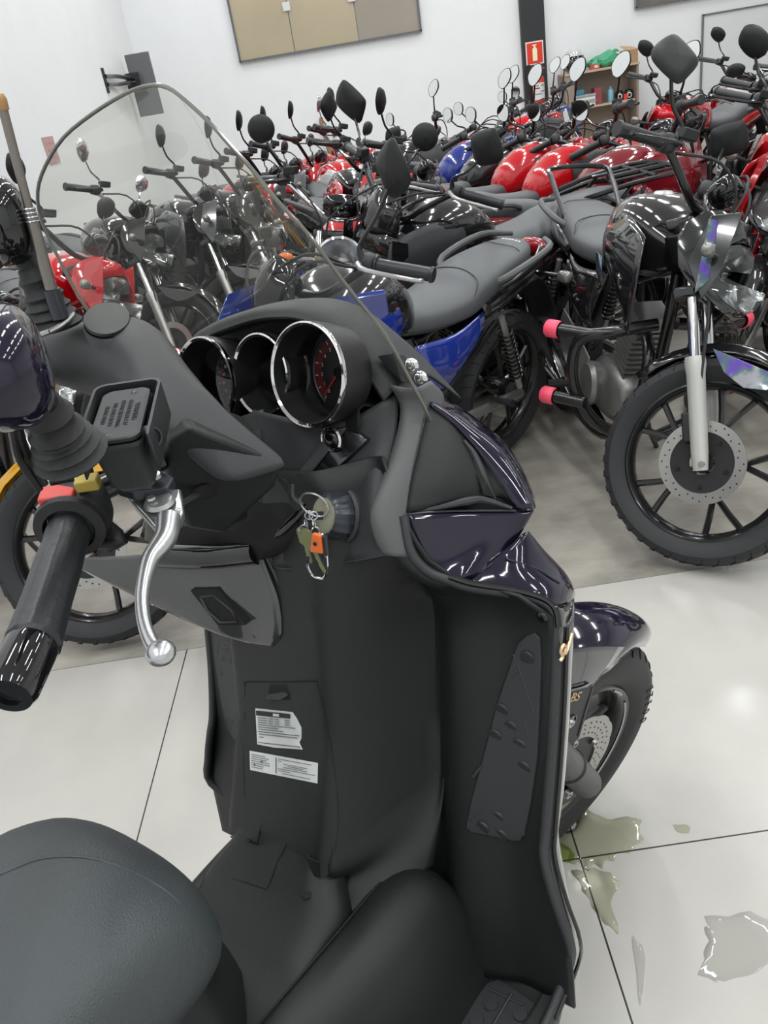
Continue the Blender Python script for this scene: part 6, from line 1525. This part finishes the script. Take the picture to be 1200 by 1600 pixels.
    en.lathe([(0.075, 0), (0.08, 0.03), (0.07, 0.045), (0.0001, 0.05)], (0.085, -0.01, 0.33), (1, 0, 0), 24).lathe([(0.065, 0), (0.07, 0.03), (0.055, 0.04), (0.0001, 0.045)], (-0.085, 0.03, 0.33), (-1, 0, 0), 24)
    eno = en.build('engine_case', ek, root, T)
    cyl = MB()
    ca_ = Vector((0, 0.30, 0.95)).normalized()
    for k in range((9, 7, 5)[lod]):
        nn_ = (9, 7, 5)[lod]
        cyl.box(Vector((0, 0.10, 0.42)) + ca_ * (0.16 * k / (nn_ - 1)), (0.125 - 0.01 * (k == nn_ - 1), 0.125, 0.16 / nn_ * 0.45), ((1, 0, 0), ca_.cross(Vector((1, 0, 0))), ca_))
    cyl.box(Vector((0, 0.13, 0.49)), (0.09, 0.09, 0.17), ((1, 0, 0), ca_.cross(Vector((1, 0, 0))), ca_)).box(Vector((0, 0.165, 0.605)), (0.11, 0.11, 0.05), ((1, 0, 0), ca_.cross(Vector((1, 0, 0))), ca_))
    cyl.build('cylinder_fins', ek, eno, T, smooth=False)
    MB().tube([(0.02, 0.20, 0.57), (0.04, 0.30, 0.50), (0.06, 0.28, 0.30), (0.10, 0.14, 0.19), (0.14, -0.10, 0.22), (0.16, -0.30, 0.30)], 0.019, 10, n3).build('exhaust_pipe', M['frame_black'] if not cru else M['chrome'], root, T)
    MB().tube([(0.155, -0.22, 0.27), (0.165, -0.32, 0.31), (0.175, -0.55, 0.38), (0.18, -0.86, 0.47), (0.18, -0.875, 0.473)], [0.022, 0.042, 0.052, 0.046, 0.03], 18, n3).build('exhaust_muffler', M[muf], root, T)
    if lod < 2:
        MB().prism([(0.225, -0.42, 0.36), (0.228, -0.75, 0.46), (0.228, -0.78, 0.51), (0.222, -0.40, 0.41)], (0.004, 0, 0)).build('heat_shield', M['frame_black'], root, T, bevel=0.002)
    MB().tube([(-0.09, 0.0, 0.26), (-0.14, -0.04, 0.13), (-0.19 - 0.02 * lean / 8, -0.10, 0.0 + 0.19 * math.sin(le))], 0.010, 8, 2).build('side_stand', M['frame_black'], root, T)
    if 'guard' in opts:
        for sd in (1, -1):
            gg = MB().tube([(sd * 0.03, 0.31, 0.62), (sd * 0.17, 0.30, 0.60), (sd * 0.25, 0.24, 0.56), (sd * 0.25, 0.22, 0.42), (sd * 0.17, 0.24, 0.28), (sd * 0.03, 0.26, 0.22)], 0.020, 10, 4).build('engine_guard', M['frame_black'], root, T)
            for zz in (0.585, 0.36):
                MB().tube([(sd * 0.22, 0.265, zz), (sd * 0.31, 0.18, zz)], 0.020, 12, 1).build('guard_peg', M['frame_black'], gg, T)
                MB().lathe([(0.025, 0), (0.029, 0.006), (0.029, 0.040), (0.024, 0.047), (0.0001, 0.047)], (sd * 0.30, 0.19, zz), (sd * 0.72, -0.68, 0), 18).build('peg_cap', M['pink'], gg, T)
    if 'topbox' in opts:
        MB().ball((0, -0.95, 1.02), (0.19, 0.16, 0.11), None, 20, 12, 0.5).build('top_box', M['plastic_grey'], root, T)
    return root

M['ind_clear'] = mat('clear_indicator', (0.22, 0.215, 0.20), 0.15, 0.4, coat=1.0)
hm = mat('iridescent_decal', (0.10, 0.05, 0.35), 0.2, 0.6, coat=1.0)
nt = hm.node_tree
lwn = nt.nodes.new('ShaderNodeTexNoise')
lwn.inputs['Scale'].default_value = 22
rpn = nt.nodes.new('ShaderNodeValToRGB')
rpn.color_ramp.elements[0].position = 0.35
rpn.color_ramp.elements[0].color = (0.09, 0.03, 0.35, 1)
rpn.color_ramp.elements[1].position = 0.62
rpn.color_ramp.elements[1].color = (0.30, 0.30, 0.33, 1)
e_ = rpn.color_ramp.elements.new(0.5)
e_.color = (0.06, 0.13, 0.13, 1)
nt.links.new(nt.nodes['Texture Coordinate'].outputs['Object'], lwn.inputs['Vector'])
nt.links.new(lwn.outputs['Fac'], rpn.inputs['Fac'])
nt.links.new(rpn.outputs['Color'], nt.nodes['Principled BSDF'].inputs['Base Color'])
M['holo'] = hm

# the nearest bikes
moto('motorcycle', 'black and purple motorcycle with pink capped engine guards at the right', 0.87, 2.64, 180, steer=52, lean=7, s=0.985, col='black', col2='black', opts=('guard', 'holo', 'decal', 'backrail', 'bigmirror', 'silverengine'), forkm='fork_grey', myaw=-78, mscale=0.84)
moto('motorcycle', 'black and blue motorcycle with smoked screen right behind the scooter', 0.03, 2.50, 227, steer=-8, lean=8.7, s=0.96, col='black', col2='blue', style='sport', opts=('screen', 'onemirror', 'blackengine', 'seatprint', 'bigmirror'), muf='alu', mup=0.055, mscale=1.0, myaw=-10)
moto('motorcycle', 'motorcycle with yellow front mudguard behind the scooter handlebar at the left', -1.39, 2.52, 132, steer=45, lean=6, col='yellow', col2='yellow', opts=('blackengine', 'longguard'))
moto('motorcycle', 'red motorcycle with large clear headlight, lowest seen through the windscreen at the left', -1.36, 3.62, 140, col='red', opts=('blackengine',))
G1 = 'motorcycles in the row along the left wall'
for lab, x, y, h_, c_, c2, o_ in (
        ('black motorcycle with silver fork, leftmost bar end seen through the windscreen', -1.42, 4.80, 139, 'black', None, ('chromebar',)),
        ('all black motorcycle second in the row seen through the windscreen, dark mirror', -1.08, 5.05, 137, 'black', 'grey', ()),
        ('black motorcycle with dark mirrors in the middle of the row behind the windscreen', -0.86, 5.20, 134, 'black', None, ('blackengine',)),
        ('red tanked motorcycle between two black ones behind the windscreen', -0.72, 5.58, 134, 'red', 'black', ()),
        ('black motorcycle with grey shrouds at the right part of the windscreen row', -0.60, 5.98, 134, 'black', 'grey', ()),
        ('red and black motorcycle whose slim mirrors rise just right of the windscreen edge', -0.42, 6.35, 136, 'red', 'black', ()),
        ('farthest motorcycle of the left row with silver fork and red tank', -0.22, 6.85, 136, 'red', None, ('chromebar',))):
    moto('motorcycle', lab, x, y, h_, col=c_, col2=c2, opts=o_, lod=1, group=G1)
G2 = 'motorcycles standing in the middle of the showroom'
moto('motorcycle', 'black faired motorcycle with dark headlight beside the wooden stick', 0.0, 5.2, 165, col='black', col2='red', opts=('bigmirror', 'screen'), lod=1, group=G2)
moto('motorcycle', 'red and white trail motorcycle with black mirrors in front of the wooden stick', -0.08, 5.9, 150, col='red', col2='white', style='trail', lod=1, group=G2)
moto('motorcycle', 'red cruiser motorcycle with ribbed grey seat, chrome headlight and orange indicators', -0.02, 3.62, 192, steer=10, lean=7, col='red', style='cruiser', opts=('orangeind',), lod=1, group=G2)
moto('motorcycle', 'black motorcycle whose single mirror rises alone before the white wall', 0.12, 4.35, 150, col='black', opts=('blackengine',), lod=1, group=G2)
moto('motorcycle', 'black trail motorcycle with long luggage rack behind the black and blue one', 0.50, 3.40, 252, steer=28, col='black', col2='black', opts=('rack', 'bigmirror', 'blackengine', 'plainshroud'), style='trail', lod=1, group=G2)
G3 = 'motorcycles in the row facing the shelf unit'
for lab, x, y, h_, c_, c2, st_ in (
        ('dark red motorcycle with angular tank, nearest of the row facing the shelf', 1.22, 3.72, 78, 'dark_red', 'dark_red', 20),
        ('bright red motorcycle just behind the dark red tank', 1.10, 4.20, 80, 'red', 'red', 20),
        ('red motorcycle with round tank next to the black tank', 1.02, 4.62, 80, 'red', 'red', 20),
        ('black motorcycle with glossy round tank between red and blue ones', 0.90, 5.02, 80, 'black', 'black', 20),
        ('blue motorcycle with bright blue tank in the row facing the shelf', 0.82, 5.45, 80, 'blue', 'black', 20),
        ('small red motorcycle between the blue tank and the back wall', 1.05, 6.25, 78, 'red', 'black', 22),
        ('black motorcycle farthest to the left of the row facing the shelf', 0.50, 6.3, 80, 'black', 'grey', 20),
        ('red motorcycle at the far end, its bars in front of the black column', 1.55, 7.0, 78, 'red', 'white', 22),
        ('dark blue motorcycle at the far end beside the black column', 1.8, 7.6, 78, 'blue', 'blue', 22)):
    moto('motorcycle', lab, x, y, h_, steer=st_, col=c_, col2=c2, opts=('plainshroud',) if c_ != 'dark_red' else (), lod=1, group=G3)
G4 = 'motorcycles crowded at the right side'
for lab, x, y, h_, c_, c2, sty, o_ in (
        ('dark grey motorcycle cut by the right edge next to the pink capped one', 1.72, 2.75, 195, 'grey', 'black', 'street', ('bigmirror', 'wideind')),
        ('red and black motorcycle behind the grey one at the right edge', 2.25, 3.9, 245, 'red', 'black', 'street', ()),
        ('red faired motorcycle with dark screen in the right hand crowd', 2.75, 4.7, 235, 'red', 'black', 'sport', ('screen',)),
        ('black motorcycle with silver fork below the red faired one', 1.95, 3.35, 240, 'black', 'red', 'street', ()),
        ('silver and red motorcycle with upright screen before the pale board', 3.1, 5.4, 215, 'silver', 'red', 'sport', ('screen', 'bigmirror')),
        ('red trail motorcycle near the pale board', 3.7, 5.8, 225, 'red', 'white', 'trail', ()),
        ('black motorcycle at the far right under the pale board', 3.4, 4.6, 235, 'black', 'grey', 'street', ()),
        ('red motorcycle in the far right corner of the crowd', 4.3, 6.6, 230, 'red', 'black', 'street', ()),
        ('white and red motorcycle between the black chair and the pale board', 3.5, 7.1, 235, 'white', 'red', 'street', ()),
        ('low red motorcycle in front of the black chair', 2.7, 6.4, 240, 'red', 'black', 'street', ())):
    moto('motorcycle', lab, x, y, h_, steer=35, col=c_, col2=c2, style=sty, opts=o_, lod=1, group=G4)

for o in bpy.data.objects:
    if '_o' in o:
        del o['_o']
